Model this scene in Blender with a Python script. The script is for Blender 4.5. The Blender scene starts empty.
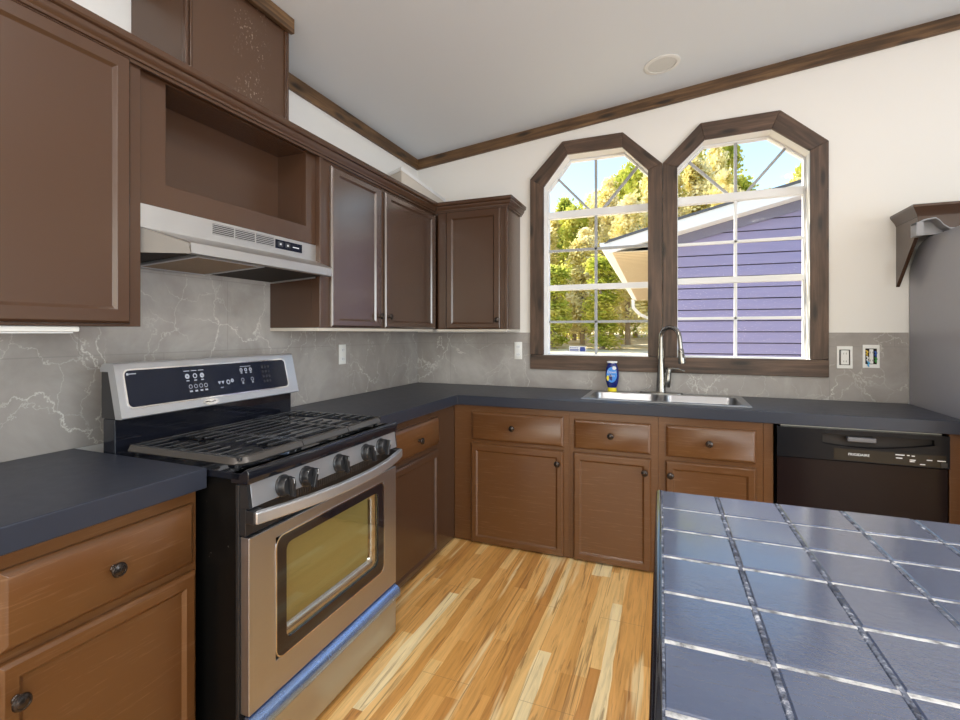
import bpy, bmesh, math, random
from mathutils import Vector, Matrix
random.seed(7)
C = bpy.context.scene.collection
S = bpy.context.scene
V = Vector

# ------------------------------------------------------------------ camera, world, sun, lights, exposure
cd = bpy.data.cameras.new('camera'); cam = bpy.data.objects.new('camera', cd); C.objects.link(cam)
cam.location = (1.9221, -3.5405, 1.3159)
cam.rotation_euler = (math.radians(90), 0, math.radians(22.4334))
cd.sensor_width = 36.0; cd.sensor_fit = 'HORIZONTAL'
cd.lens = 493.0845 / 960 * 36
cd.shift_x = (480 - 469.6564) / 960
cd.shift_y = (332.5946 - 360) / 960
cd.clip_start = 0.02
S.camera = cam
S.view_settings.view_transform = 'Standard'
S.view_settings.look = 'None'
S.view_settings.gamma = 1
S.view_settings.use_curve_mapping = False
S.view_settings.exposure = 0.0
S.cycles.sample_clamp_indirect = 4.0

w = bpy.data.worlds.new('World'); S.world = w; w.use_nodes = True
wt = w.node_tree; wt.nodes.clear()
sky = wt.nodes.new('ShaderNodeTexSky'); sky.sky_type = 'NISHITA'; sky.sun_disc = False
sky.sun_elevation = math.radians(38); sky.sun_rotation = math.radians(-95); sky.air_density = 1.6; sky.dust_density = 0.6; sky.ozone_density = 2.0
bg = wt.nodes.new('ShaderNodeBackground'); bg.inputs['Strength'].default_value = 0.34
wo = wt.nodes.new('ShaderNodeOutputWorld')
wt.links.new(sky.outputs[0], bg.inputs[0]); wt.links.new(bg.outputs[0], wo.inputs[0])

sd = bpy.data.lights.new('sun', 'SUN'); sd.energy = 12.0; sd.angle = 0.01; sd.color = (1, .93, .80)
so = bpy.data.objects.new('sun', sd); C.objects.link(so)
so.rotation_euler = V((-.80, .18, .58)).to_track_quat('Z', 'Y').to_euler()

def area(name, loc, target, sx, sy, power, col):
    d = bpy.data.lights.new(name, 'AREA'); d.shape = 'RECTANGLE'; d.size = sx; d.size_y = sy; d.energy = power; d.color = col
    o = bpy.data.objects.new(name, d); C.objects.link(o); o.location = loc
    o.rotation_euler = (V(target) - V(loc)).to_track_quat('-Z', 'Y').to_euler()
    return o
# fill lights added at two unseen windows to brighten the room (behind the camera and on the right)
area('added_rear_fill', (2.6, -6.60, 1.45), (2.6, 0, 1.45), 4.4, 2.5, 105, (1, .95, .88))
area('added_side_fill', (5.30, -3.6, 1.25), (0, -3.6, 1.25), 3.6, 2.2, 150, (.78, .88, 1))

# ------------------------------------------------------------------ node helpers
def new_mat(name):
    m = bpy.data.materials.new(name); m.use_nodes = True
    nt = m.node_tree; b = nt.nodes['Principled BSDF']
    return m, nt, b
def N(nt, typ, **kw):
    n = nt.nodes.new('ShaderNode' + typ)
    for k, v in kw.items():
        if k.startswith('i_'):
            key = k[2:].replace('_', ' ')
            n.inputs[key].default_value = v
        else: setattr(n, k, v)
    return n
def L(nt, a, b): nt.links.new(a, b)
def objvec(nt, scale=(1, 1, 1), loc=(0, 0, 0)):
    t = N(nt, 'TexCoord'); mp = N(nt, 'Mapping'); mp.inputs['Scale'].default_value = scale; mp.inputs['Location'].default_value = loc
    L(nt, t.outputs['Object'], mp.inputs[0]); return mp.outputs[0]
def noise(nt, vec, scale=5, detail=4, rough=.55, dist=0):
    n = N(nt, 'TexNoise'); n.inputs['Scale'].default_value = scale; n.inputs['Detail'].default_value = detail
    n.inputs['Roughness'].default_value = rough; n.inputs['Distortion'].default_value = dist
    L(nt, vec, n.inputs['Vector']); return n.outputs[0]
def ramp(nt, fac, stops, interp='LINEAR'):
    r = N(nt, 'ValToRGB'); r.color_ramp.interpolation = interp
    e = r.color_ramp.elements
    while len(e) < len(stops): e.new(.5)
    for i, (p, c) in enumerate(stops):
        e[i].position = p; e[i].color = (c, c, c, 1) if isinstance(c, (int, float)) else (*c, 1)
    L(nt, fac, r.inputs[0]); return r.outputs[0]
def mix(nt, fac, a, b):
    n = N(nt, 'MixRGB')
    for sock, v in ((n.inputs[0], fac), (n.inputs[1], a), (n.inputs[2], b)):
        if isinstance(v, (int, float)): sock.default_value = v
        elif isinstance(v, tuple): sock.default_value = (*v, 1)
        else: L(nt, v, sock)
    return n.outputs[0]
def mth(nt, op, a, b=0.0):
    n = N(nt, 'Math', operation=op)
    for s, v in ((n.inputs[0], a), (n.inputs[1], b)):
        if isinstance(v, (int, float)): s.default_value = v
        else: L(nt, v, s)
    return n.outputs[0]
def bump(nt, b, h, strength=.2, dist=.01):
    n = N(nt, 'Bump'); n.inputs['Strength'].default_value = strength; n.inputs['Distance'].default_value = dist
    L(nt, h, n.inputs['Height']); L(nt, n.outputs[0], b.inputs['Normal'])
def plain(name, col, rough=.5, metal=0, coat=0, spec=.5, emit=0):
    m, nt, b = new_mat(name)
    b.inputs['Base Color'].default_value = (*col, 1); b.inputs['Roughness'].default_value = rough
    b.inputs['Metallic'].default_value = metal; b.inputs['Coat Weight'].default_value = coat
    b.inputs['Specular IOR Level'].default_value = spec
    v = objvec(nt); L(nt, mth(nt, 'ADD', mth(nt, 'MULTIPLY', noise(nt, v, 30, 3), .08), rough - .04), b.inputs['Roughness'])
    return m

# ------------------------------------------------------------------ materials
def brown_paint(name, col, rough=.36, streak=.0, speck=False, coat=.30):
    m, nt, b = new_mat(name)
    v = objvec(nt)
    n1 = noise(nt, v, 1.6, 2)
    base = mix(nt, n1, tuple(c * .93 for c in col), tuple(c * 1.07 for c in col))
    if streak:
        vs = objvec(nt, (5, 5, 90)); s = ramp(nt, noise(nt, vs, 1.6, 5, .65), [(.56, 0.), (.72, 1.)])
        base = mix(nt, mth(nt, 'MULTIPLY', s, streak), base, (.42, .27, .17))
    if speck:
        sp = ramp(nt, noise(nt, objvec(nt, (70, 110, 80)), 1.0, 3, .7), [(.60, 0.), (.64, 1.)])
        sx = N(nt, 'SeparateXYZ'); L(nt, v, sx.inputs[0])
        zone = ramp(nt, mth(nt, 'ABSOLUTE', mth(nt, 'SUBTRACT', sx.outputs[1], .055)), [(.04, 1.), (.11, .0)])
        zone = mth(nt, 'MULTIPLY', zone, ramp(nt, noise(nt, v, 7, 2), [(.42, 0.), (.55, 1.)]))
        base = mix(nt, mth(nt, 'MULTIPLY', mth(nt, 'MULTIPLY', sp, zone), .42), base, (.55, .47, .38))
    L(nt, base, b.inputs['Base Color'])
    b.inputs['Coat Weight'].default_value = coat; b.inputs['Coat Roughness'].default_value = .22
    b.inputs['Roughness'].default_value = rough
    return m
BROWN = brown_paint('brown_paint', (.068, .033, .018), .27)
BROWN_GLOSS = brown_paint('brown_paint_glossier', (.066, .033, .020), .27, coat=1.0)
BROWN_GLOSS.node_tree.nodes['Principled BSDF'].inputs['Specular IOR Level'].default_value = 1.0
BROWN_WORN = brown_paint('brown_paint_scuffed', (.118, .047, .014), .32, .16)
BROWN_SPECK = brown_paint('brown_paint_speckled', (.082, .041, .022), .45, 0, True)
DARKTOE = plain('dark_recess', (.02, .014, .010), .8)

def wood(name, c0, c1, c2):
    m, nt, b = new_mat(name)
    t = N(nt, 'TexCoord'); oi = N(nt, 'ObjectInfo')
    ad = N(nt, 'VectorMath', operation='ADD'); cm = N(nt, 'CombineXYZ')
    L(nt, mth(nt, 'MULTIPLY', oi.outputs['Random'], 37.0), cm.inputs[0]); L(nt, mth(nt, 'MULTIPLY', oi.outputs['Random'], 11.0), cm.inputs[1])
    L(nt, t.outputs['Object'], ad.inputs[0]); L(nt, cm.outputs[0], ad.inputs[1])
    def mapd(sc):
        mp = N(nt, 'Mapping'); mp.inputs['Scale'].default_value = sc; L(nt, ad.outputs[0], mp.inputs[0]); return mp.outputs[0]
    g = noise(nt, mapd((1.6, 26, 26)), 1.5, 6, .62, .6)
    col = ramp(nt, g, [(.25, c0), (.5, c1), (.75, c2)])
    bl = ramp(nt, noise(nt, mapd((3, 7, 7)), 1.2, 3), [(.30, .62), (.70, 1.2)])
    mm = N(nt, 'MixRGB', blend_type='MULTIPLY'); mm.inputs[0].default_value = 1; L(nt, col, mm.inputs[1]); L(nt, bl, mm.inputs[2])
    vo = N(nt, 'TexVoronoi', voronoi_dimensions='2D'); vo.inputs['Scale'].default_value = 1.0; L(nt, mapd((2.3, 9, 9)), vo.inputs['Vector'])
    kn = ramp(nt, vo.outputs['Distance'], [(.06, 1.), (.17, 0.)])
    L(nt, mix(nt, mth(nt, 'MULTIPLY', kn, .85), mm.outputs[0], (.012, .007, .004)), b.inputs['Base Color'])
    b.inputs['Roughness'].default_value = .52
    bump(nt, b, g, .25, .004)
    return m
CASING = wood('dark_stained_pine', (.034, .019, .012), (.090, .051, .032), (.165, .10, .065))
CEILTRIM = wood('walnut_stained_pine', (.030, .015, .006), (.125, .066, .028), (.26, .148, .066))

def wallpaint(name, col):
    m, nt, b = new_mat(name)
    b.inputs['Base Color'].default_value = (*col, 1); b.inputs['Roughness'].default_value = .75
    v = objvec(nt); bump(nt, b, noise(nt, v, 90, 3), .06, .004)
    L(nt, mix(nt, noise(nt, v, 1.5, 2), tuple(c * .985 for c in col), col), b.inputs['Base Color'])
    return m
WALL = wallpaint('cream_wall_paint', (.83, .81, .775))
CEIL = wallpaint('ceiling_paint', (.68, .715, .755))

def marble():
    m, nt, b = new_mat('grey_marble_tile')
    v = objvec(nt)
    cl = mth(nt, 'ADD', mth(nt, 'MULTIPLY', noise(nt, v, 2.6, 6, .62, .4), .65), mth(nt, 'MULTIPLY', noise(nt, v, .9, 2), .35))
    base = ramp(nt, cl, [(.28, (.215, .190, .172)), (.5, (.335, .308, .290)), (.72, (.52, .497, .475))])
    dn = N(nt, 'TexNoise'); dn.inputs['Scale'].default_value = 4.5; dn.inputs['Detail'].default_value = 7; dn.inputs['Roughness'].default_value = .62; L(nt, v, dn.inputs['Vector'])
    def veins(scale, amt, width, seed):
        sb = N(nt, 'VectorMath', operation='SCALE'); sb.inputs['Scale'].default_value = amt; L(nt, dn.outputs['Color'], sb.inputs[0])
        ad = N(nt, 'VectorMath', operation='ADD'); L(nt, objvec(nt, (1, 1, .75), seed), ad.inputs[0]); L(nt, sb.outputs[0], ad.inputs[1])
        vo = N(nt, 'TexVoronoi', feature='DISTANCE_TO_EDGE'); vo.inputs['Scale'].default_value = scale; L(nt, ad.outputs[0], vo.inputs['Vector'])
        ln = ramp(nt, vo.outputs['Distance'], [(0.0, 1.), (width, 0.)])
        mk = ramp(nt, noise(nt, objvec(nt, (1, 1, 1), seed), 2.4, 2), [(.43, 0.), (.56, 1.)])
        return mth(nt, 'MULTIPLY', ln, mk)
    f = mth(nt, 'MAXIMUM', mth(nt, 'MULTIPLY', veins(2.6, .24, .008, (3, 5, 1)), .85), mth(nt, 'MULTIPLY', veins(6.5, .20, .012, (9, 2, 4)), .55))
    col = mix(nt, f, base, (.70, .68, .64))
    sx = N(nt, 'SeparateXYZ'); L(nt, v, sx.inputs[0])
    cb = N(nt, 'CombineXYZ'); L(nt, mth(nt, 'SUBTRACT', sx.outputs[0], sx.outputs[1]), cb.inputs[0]); L(nt, mth(nt, 'ADD', sx.outputs[2], -.914 + .32 * 8), cb.inputs[1])
    br = N(nt, 'TexBrick'); br.inputs['Scale'].default_value = 1; br.inputs['Brick Width'].default_value = .62; br.inputs['Row Height'].default_value = .32
    br.inputs['Mortar Size'].default_value = .0022; br.inputs['Mortar Smooth'].default_value = .3
    L(nt, cb.outputs[0], br.inputs['Vector'])
    L(nt, mix(nt, mth(nt, 'MULTIPLY', br.outputs['Fac'], .35), col, (.2, .19, .18)), b.inputs['Base Color'])
    b.inputs['Roughness'].default_value = .34
    return m
MARBLE = marble()

def floor_mat():
    m, nt, b = new_mat('hickory_laminate')
    t = N(nt, 'TexCoord'); sx = N(nt, 'SeparateXYZ'); L(nt, t.outputs['Object'], sx.inputs[0])
    x, y = sx.outputs[0], sx.outputs[1]
    wob = mth(nt, 'MULTIPLY', mth(nt, 'SUBTRACT', noise(nt, objvec(nt, (5, 1.1, 1)), 1.0, 3), .5), .075)
    xs = mth(nt, 'DIVIDE', mth(nt, 'ADD', x, wob),   .050)
    i = mth(nt, 'FLOOR', xs)
    wn = N(nt, 'TexWhiteNoise', noise_dimensions='1D'); L(nt, i, wn.inputs['W'])
    j = mth(nt, 'FLOOR', mth(nt, 'ADD', mth(nt, 'DIVIDE', y, .85), mth(nt, 'MULTIPLY', wn.outputs['Value'], 9.)))
    cb = N(nt, 'CombineXYZ'); L(nt, i, cb.inputs[0]); L(nt, j, cb.inputs[1])
    w2 = N(nt, 'TexWhiteNoise', noise_dimensions='2D'); L(nt, cb.outputs[0], w2.inputs['Vector'])
    pal = ramp(nt, w2.outputs['Value'], [(0, (.58, .275, .075)), (.2, (.74, .385, .115)), (.42, (.83, .465, .155)), (.6, (.66, .33, .09)), (.76, (.88, .56, .22)), (.94, (.96, .76, .42))], 'CONSTANT')
    g = noise(nt, objvec(nt, (26, 1.5, 1)), 1.6, 7, .65, 1.2)
    shade = ramp(nt, g, [(.25, .66), (.5, 1.0), (.8, 1.18)])
    mm = N(nt, 'MixRGB', blend_type='MULTIPLY'); mm.inputs[0].default_value = 1; L(nt, pal, mm.inputs[1]); L(nt, shade, mm.inputs[2])
    cs = ramp(nt, noise(nt, objvec(nt, (13, .9, 1), (4, 0, 0)), 1.0, 3, .5, .4), [(.60, 0.), (.66, 1.)])
    col = mix(nt, mth(nt, 'MULTIPLY', cs, .7), mm.outputs[0], (.95, .76, .42))
    dk = ramp(nt, noise(nt, objvec(nt, (30, 1.3, 1), (9, 3, 0)), 1.0, 4, .6, 2.), [(.57, 0.), (.66, 1.)])
    col = mix(nt, mth(nt, 'MULTIPLY', dk, .55), col, (.20, .085, .03))
    bk = N(nt, 'CombineXYZ'); L(nt, mth(nt, 'ADD', y, 20.), bk.inputs[0]); L(nt, mth(nt, 'ADD', x, 20.), bk.inputs[1])
    br = N(nt, 'TexBrick'); br.inputs['Scale'].default_value = 1; br.inputs['Brick Width'].default_value = 1.3; br.inputs['Row Height'].default_value = .2
    br.inputs['Mortar Size'].default_value = .0013; L(nt, bk.outputs[0], br.inputs['Vector'])
    col = mix(nt, mth(nt, 'MULTIPLY', br.outputs['Fac'], .55), col, (.30, .16, .07))
    L(nt, col, b.inputs['Base Color'])
    b.inputs['Roughness'].default_value = .33
    bump(nt, b, g, .05, .003)
    return m
FLOOR = floor_mat()

COUNTER = plain('charcoal_laminate', (.027, .031, .046), .36, 0, 0, .35)
def steel(name, col=(.62, .61, .60), rough=.30, sc=(2, 2, 160)):
    m, nt, b = new_mat(name)
    g = noise(nt, objvec(nt, sc), 3, 3)
    L(nt, mix(nt, g, tuple(c * .92 for c in col), col), b.inputs['Base Color'])
    b.inputs['Metallic'].default_value = 1
    L(nt, mth(nt, 'ADD', mth(nt, 'MULTIPLY', g, .12), rough - .06), b.inputs['Roughness'])
    bump(nt, b, g, .03, .002)
    return m
STEEL = steel('brushed_steel', (.66, .67, .72), .36)
STEEL_V = steel('brushed_steel_hood', (.66, .65, .64), .46, (160, 4, 4))
SINKSTEEL = steel('sink_steel', (.40, .40, .41), .32, (60, 60, 60))
STEEL_D = steel('brushed_steel_door', (.52, .53, .57), .36)
STEEL_L = plain('bright_satin_steel', (.56, .57, .60), .33, .8)
NICKEL = steel('brushed_nickel', (.33, .315, .29), .24, (80, 80, 6))
CHROME = plain('chrome', (.75, .75, .76), .12, 1)
ENAMEL = plain('black_enamel', (.007, .008, .013), .08, 0, .35)
def black_scratched():
    m, nt, b = new_mat('black_side_panel_scuffed')
    sp = ramp(nt, noise(nt, objvec(nt, (40, 40, 25)), 1.2, 3, .7), [(.70, 0.), (.745, 1.)])
    L(nt, mix(nt, mth(nt, 'MULTIPLY', sp, .5), (.004, .004, .004), (.35, .33, .3)), b.inputs['Base Color'])
    b.inputs['Roughness'].default_value = .3; b.inputs['Specular IOR Level'].default_value = .2
    return m
BLACKSIDE = black_scratched()
IRON = plain('cast_iron', (.026, .027, .030), .20, 0, .5, .8)
IRON_EDGE = plain('worn_iron_edge', (.095, .085, .078), .30, .5)
BLACKPL = plain('black_plastic', (.018, .018, .020), .32)
DISPLAY = plain('display_glass', (.004, .007, .018), .14, 0, .0, .3)
DISPMARK = plain('dim_white_print', (.36, .38, .44), .5)
GREYMARK = plain('white_print', (.72, .73, .76), .5)
BRONZE = plain('oil_rubbed_bronze', (.060, .048, .042), .24, .8)
WHITEPL = plain('white_plastic', (.82, .82, .80), .4)
RAWEDGE = plain('unpainted_edge', (.62, .57, .50), .6)
CREAMBOX = wallpaint('cream_box_face', (.62, .575, .51))
VINYL = plain('white_vinyl_sash', (.80, .81, .82), .4)
OLIVE = plain('oven_liner', (.36, .32, .12), .40)
DWBLACK = plain('dishwasher_black', (.012, .007, .007), .18, 0, 0, .14)
MUNTIN = plain('grey_muntin', (.36, .37, .38), .4)
SHADOW_BACKING = plain('siding_shadow_backing', (.05, .045, .06), .9)  # dark sheet behind the siding, standing in for shadow between courses
def glass(name, tint=(1, 1, 1), const=.0008):
    m = bpy.data.materials.new(name); m.use_nodes = True; nt = m.node_tree; nt.nodes.clear()
    tr = N(nt, 'BsdfTransparent'); tr.inputs[0].default_value = (*tint, 1)
    g = N(nt, 'BsdfGlossy'); g.inputs['Roughness'].default_value = .03
    lw = N(nt, 'LayerWeight'); lw.inputs[0].default_value = .5
    fr = mth(nt, 'ADD', mth(nt, 'MULTIPLY', mth(nt, 'POWER', lw.outputs['Facing'], 5.0), .6), const)
    mx = N(nt, 'MixShader'); o = N(nt, 'OutputMaterial')
    L(nt, fr, mx.inputs[0]); L(nt, tr.outputs[0], mx.inputs[1]); L(nt, g.outputs[0], mx.inputs[2]); L(nt, mx.outputs[0], o.inputs[0])
    return m
GLASS = glass('window_glass')
OVENGLASS = glass('oven_glass', (.93, .92, .88), .10)
FRIDGE = plain('grey_appliance_side', (.295, .29, .322), .34, 0, .2, .6)
HOODEND = plain('hood_steel_darkened', (.17, .155, .14), .5, .25)  # hood steel darkened on one end in place of a dimmer reflection
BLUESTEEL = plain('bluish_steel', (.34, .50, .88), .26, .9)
GREYPL = plain('grey_plastic', (.30, .30, .32), .4)

def tile_mat():
    m, nt, b = new_mat('black_tile_sky_tint')
    v = objvec(nt)
    L(nt, mix(nt, noise(nt, v, 4, 3), (.048, .068, .130), (.066, .090, .160)), b.inputs['Base Color'])
    b.inputs['Roughness'].default_value = .26; b.inputs['Specular IOR Level'].default_value = .8
    b.inputs['Coat Weight'].default_value = 1.0; b.inputs['Coat Roughness'].default_value = .12
    h = noise(nt, objvec(nt, (1, 1.6, 1)), 55, 4, .6, .8)
    bump(nt, b, h, .32, .005)
    return m
TILE = tile_mat()  # blue base colour stands in for sky reflected on black tile
def grout_mat():
    m, nt, b = new_mat('grout_window_glare')
    n = noise(nt, objvec(nt), 45, 4, .7)
    L(nt, ramp(nt, n, [(.36, (.12, .12, .125)), (.46, (.42, .42, .43)), (.58, (.66, .66, .66))]), b.inputs['Base Color'])
    b.inputs['Roughness'].default_value = .28; b.inputs['Metallic'].default_value = .1
    bump(nt, b, n, .4, .004)
    return m
GROUT_GLARE = grout_mat()  # silver colour paints window glare onto the cross joints
def grout_dark():
    m, nt, b = new_mat('painted_grout')
    n = noise(nt, objvec(nt), 60, 4, .7)
    L(nt, ramp(nt, n, [(.42, (.035, .042, .065)), (.58, (.15, .17, .23)), (.70, (.65, .66, .70))]), b.inputs['Base Color'])
    b.inputs['Roughness'].default_value = .25
    bump(nt, b, n, .7, .006)
    return m
GROUT_DARK = grout_dark()

# outdoors
def siding_mat():
    m, nt, b = new_mat('lilac_vinyl_siding')
    L(nt, mix(nt, noise(nt, objvec(nt, (1, 1, 8)), 2, 3), (.27, .25, .44), (.33, .30, .50)), b.inputs['Base Color'])
    b.inputs['Roughness'].default_value = .5
    return m
SIDING = siding_mat()
FASCIA = plain('white_fascia', (.84, .85, .88), .45)
SOFFIT_BOUNCE = plain('soffit_ground_bounce', (.62, .50, .33), .6)  # tan puts warm ground bounce into the soffit's base colour
ROOF = plain('grey_shingles', (.11, .115, .13), .8)
def leaf_mat(name, cols, tr=.4):
    m = bpy.data.materials.new(name); m.use_nodes = True; nt = m.node_tree; nt.nodes.clear()
    oi = N(nt, 'ObjectInfo'); t = N(nt, 'TexCoord'); ad = N(nt, 'VectorMath', operation='ADD')
    cm = N(nt, 'CombineXYZ'); L(nt, mth(nt, 'MULTIPLY', oi.outputs['Random'], 50.), cm.inputs[0])
    L(nt, t.outputs['Object'], ad.inputs[0]); L(nt, cm.outputs[0], ad.inputs[1])
    n = noise(nt, ad.outputs[0], .9, 5, .7)
    st = [(.28 + .44 * k / (len(cols) - 1), c) for k, c in enumerate(cols)]
    c = ramp(nt, n, st)
    d = N(nt, 'BsdfDiffuse'); tl = N(nt, 'BsdfTranslucent'); mx = N(nt, 'MixShader'); mx.inputs[0].default_value = tr; o = N(nt, 'OutputMaterial')
    L(nt, c, d.inputs[0]); L(nt, c, tl.inputs[0]); L(nt, d.outputs[0], mx.inputs[1]); L(nt, tl.outputs[0], mx.inputs[2]); L(nt, mx.outputs[0], o.inputs[0])
    return m
LEAF_GOLD = leaf_mat('golden_leaves', [(.50, .45, .12), (.84, .74, .32), (.92, .84, .54), (.95, .88, .70)])
LEAF_GREEN = leaf_mat('yellow_green_leaves', [(.20, .26, .04), (.50, .55, .09), (.72, .68, .18), (.86, .74, .30)])
BARK = plain('pale_bark', (.36, .27, .20), .9)
GROUND = None
def ground_mat():
    m, nt, b = new_mat('dry_grass_ground')
    L(nt, ramp(nt, noise(nt, objvec(nt), .6, 6, .65), [(.3, (.52, .38, .18)), (.5, (.70, .58, .38)), (.7, (.74, .68, .58))]), b.inputs['Base Color'])
    b.inputs['Roughness'].default_value = .95
    return m
GROUND = ground_mat()

# ------------------------------------------------------------------ mesh helpers
WM = {}
class B:
    def __init__(s): s.bm = bmesh.new()
    def face(s, pts):
        return s.bm.faces.new([s.bm.verts.new(p) for p in pts])
    def box(s, x0, x1, y0, y1, z0, z1):
        x0, x1 = min(x0, x1), max(x0, x1); y0, y1 = min(y0, y1), max(y0, y1); z0, z1 = min(z0, z1), max(z0, z1)
        v = [s.bm.verts.new(p) for p in ((x0, y0, z0), (x1, y0, z0), (x1, y1, z0), (x0, y1, z0), (x0, y0, z1), (x1, y0, z1), (x1, y1, z1), (x0, y1, z1))]
        for f in ((0, 3, 2, 1), (4, 5, 6, 7), (0, 1, 5, 4), (1, 2, 6, 5), (2, 3, 7, 6), (3, 0, 4, 7)):
            s.bm.faces.new([v[i] for i in f])
        return s
    def loops(s, loops, cap0=True, cap1=True, closed=True):
        vs = [[s.bm.verts.new(p) for p in lp] for lp in loops]
        n = len(vs[0])
        for a, b in zip(vs, vs[1:]):
            for i in range(n if closed else n - 1):
                j = (i + 1) % n
                s.bm.faces.new((a[i], a[j], b[j], b[i]))
        if cap0: s.bm.faces.new(vs[0][::-1])
        if cap1: s.bm.faces.new(vs[-1])
        return s
    def prism(s, pts, d):
        d = V(d); return s.loops([[V(p) for p in pts], [V(p) + d for p in pts]])
    def cyl(s, p0, p1, r0, r1=None, n=20, cap=True):
        return s.tube([p0, p1], [r0, r0 if r1 is None else r1], n, cap)
    def tube(s, pts, r, n=10, cap=True):
        pts = [V(p) for p in pts]
        rs = r if isinstance(r, (list, tuple)) else [r] * len(pts)
        lps = []; up = None
        for i, p in enumerate(pts):
            t = (pts[min(i + 1, len(pts) - 1)] - pts[max(i - 1, 0)]).normalized()
            if up is None: up = V((0, 0, 1)) if abs(t.z) < .9 else V((1, 0, 0))
            a = (up - t * up.dot(t)).normalized(); up = a; bb = t.cross(a)
            lps.append([p + (a * math.cos(k * 2 * math.pi / n) + bb * math.sin(k * 2 * math.pi / n)) * rs[i] for k in range(n)])
        return s.loops(lps, cap, cap)
    def bar(s, pts, w, h, side=None):
        """rectangular bar along pts, w across (horizontal), h vertical"""
        pts = [V(p) for p in pts]; lps = []
        for i, p in enumerate(pts):
            t = (pts[min(i + 1, len(pts) - 1)] - pts[max(i - 1, 0)]).normalized()
            a = V((-t.y, t.x, 0)).normalized(); u = t.cross(a) * -1
            if u.z < 0: u = -u
            lps.append([p + a * w / 2 - u * h / 2, p + a * w / 2 + u * h / 2, p - a * w / 2 + u * h / 2, p - a * w / 2 - u * h / 2])
        return s.loops(lps)
    def lathe(s, prof, o, axis=(0, 0, 1), n=24, cap=True):
        o = V(o); ax = V(axis).normalized()
        a = ax.orthogonal().normalized(); b = ax.cross(a)
        lps = [[o + ax * d + (a * math.cos(k * 2 * math.pi / n) + b * math.sin(k * 2 * math.pi / n)) * max(r, 1e-4) for k in range(n)] for r, d in prof]
        return s.loops(lps, cap, cap)
    def cells(s, xs, ys, keep, z0, z1):
        """slab made of grid cells, holes where keep(i,j) is False"""
        vt = {}
        def g(i, j, k):
            key = (i, j, k)
            if key not in vt: vt[key] = s.bm.verts.new((xs[i], ys[j], (z0, z1)[k]))
            return vt[key]
        nx, ny = len(xs) - 1, len(ys) - 1
        ok = lambda i, j: 0 <= i < nx and 0 <= j < ny and keep(i, j)
        for i in range(nx):
            for j in range(ny):
                if not ok(i, j): continue
                s.bm.faces.new((g(i, j, 1), g(i + 1, j, 1), g(i + 1, j + 1, 1), g(i, j + 1, 1)))
                s.bm.faces.new((g(i, j, 0), g(i, j + 1, 0), g(i + 1, j + 1, 0), g(i + 1, j, 0)))
                for di, dj, a, b in ((-1, 0, (i, j + 1), (i, j)), (1, 0, (i + 1, j), (i + 1, j + 1)), (0, -1, (i, j), (i + 1, j)), (0, 1, (i + 1, j + 1), (i, j + 1))):
                    if not ok(i + di, j + dj): s.bm.faces.new((g(*a, 0), g(*b, 0), g(*b, 1), g(*a, 1)))
        return s
    def rings(s, o, U, Vv, Nn, w, h, prof, back=True):
        """nested rectangles: prof = [(inset, depth along N)], last one filled"""
        o, U, Vv, Nn = V(o), V(U), V(Vv), V(Nn)
        lps = [[o + U * a + Vv * b + Nn * d for a, b in ((i, i2), (w - i, i2), (w - i, h - i2), (i, h - i2))] for (i, i2, d) in [(p[0], p[1] if len(p) == 3 else p[0], p[-1]) for p in prof]]
        return s.loops(lps, back, True)
    def text(s, *a): pass

def build(name, b, mat, parent=None, bevel=0, seg=2, angle=35, local=False, M=None, smooth=True, xf=None):
    me = bpy.data.meshes.new(name)
    bm = b.bm
    if xf:
        for v in bm.verts: v.co = xf(v.co)
    PM = WM.get(parent.name, Matrix()) if parent else Matrix()
    if M is not None:                       # own frame, world matrix M
        inv = M.inverted(); bm.transform(inv)
    elif parent and not local: bm.transform(PM.inverted())
    bmesh.ops.recalc_face_normals(bm, faces=bm.faces[:])
    bm.to_mesh(me); bm.free()
    mats = mat if isinstance(mat, list) else [mat]
    for m in mats: me.materials.append(m)
    o = bpy.data.objects.new(name, me); C.objects.link(o)
    if parent: o.parent = parent
    if M is not None: o.matrix_local = PM.inverted() @ M; WM[o.name] = M
    else: WM[o.name] = PM
    if smooth:
        me.polygons.foreach_set('use_smooth', [True] * len(me.polygons))
        if bevel == 0: me.set_sharp_from_angle(angle=math.radians(angle))
    if bevel:
        md = o.modifiers.new('bevel', 'BEVEL'); md.width = bevel; md.segments = seg; md.limit_method = 'ANGLE'; md.angle_limit = math.radians(40); md.harden_normals = True
    return o
def thing(name, label, cat, loc=(0, 0, 0), rz=0, group=None):
    o = bpy.data.objects.new(name, None); C.objects.link(o); o.location = loc; o.rotation_euler = (0, 0, rz); o.empty_display_size = .1
    o['label'] = label; o['category'] = cat
    if group: o['group'] = group
    WM[o.name] = Matrix.Translation(V(loc)) @ Matrix.Rotation(rz, 4, 'Z')
    return o
def tag(o, label, cat, group=None, kind=None):
    o['label'] = label; o['category'] = cat
    if group: o['group'] = group
    if kind: o['kind'] = kind
    return o
def struct(o): o['kind'] = 'structure'; return o
def text(name, body, size, origin, right, up, mat, parent, ext=.0004):
    cu = bpy.data.curves.new(name, 'FONT'); cu.body = body; cu.size = size; cu.extrude = ext; cu.align_x = 'CENTER'; cu.align_y = 'CENTER'
    cu.materials.append(mat)
    tmp = bpy.data.objects.new(name, cu); me = bpy.data.meshes.new_from_object(tmp); bpy.data.objects.remove(tmp); bpy.data.curves.remove(cu)
    if not me.materials: me.materials.append(mat)
    o = bpy.data.objects.new(name, me); C.objects.link(o)
    r = V(right).normalized(); u = V(up).normalized(); n = r.cross(u)
    M = Matrix((r, u, n)).transposed().to_4x4(); M.translation = V(origin)
    o.parent = parent; o.matrix_local = WM[parent.name].inverted() @ M
    return o

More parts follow.
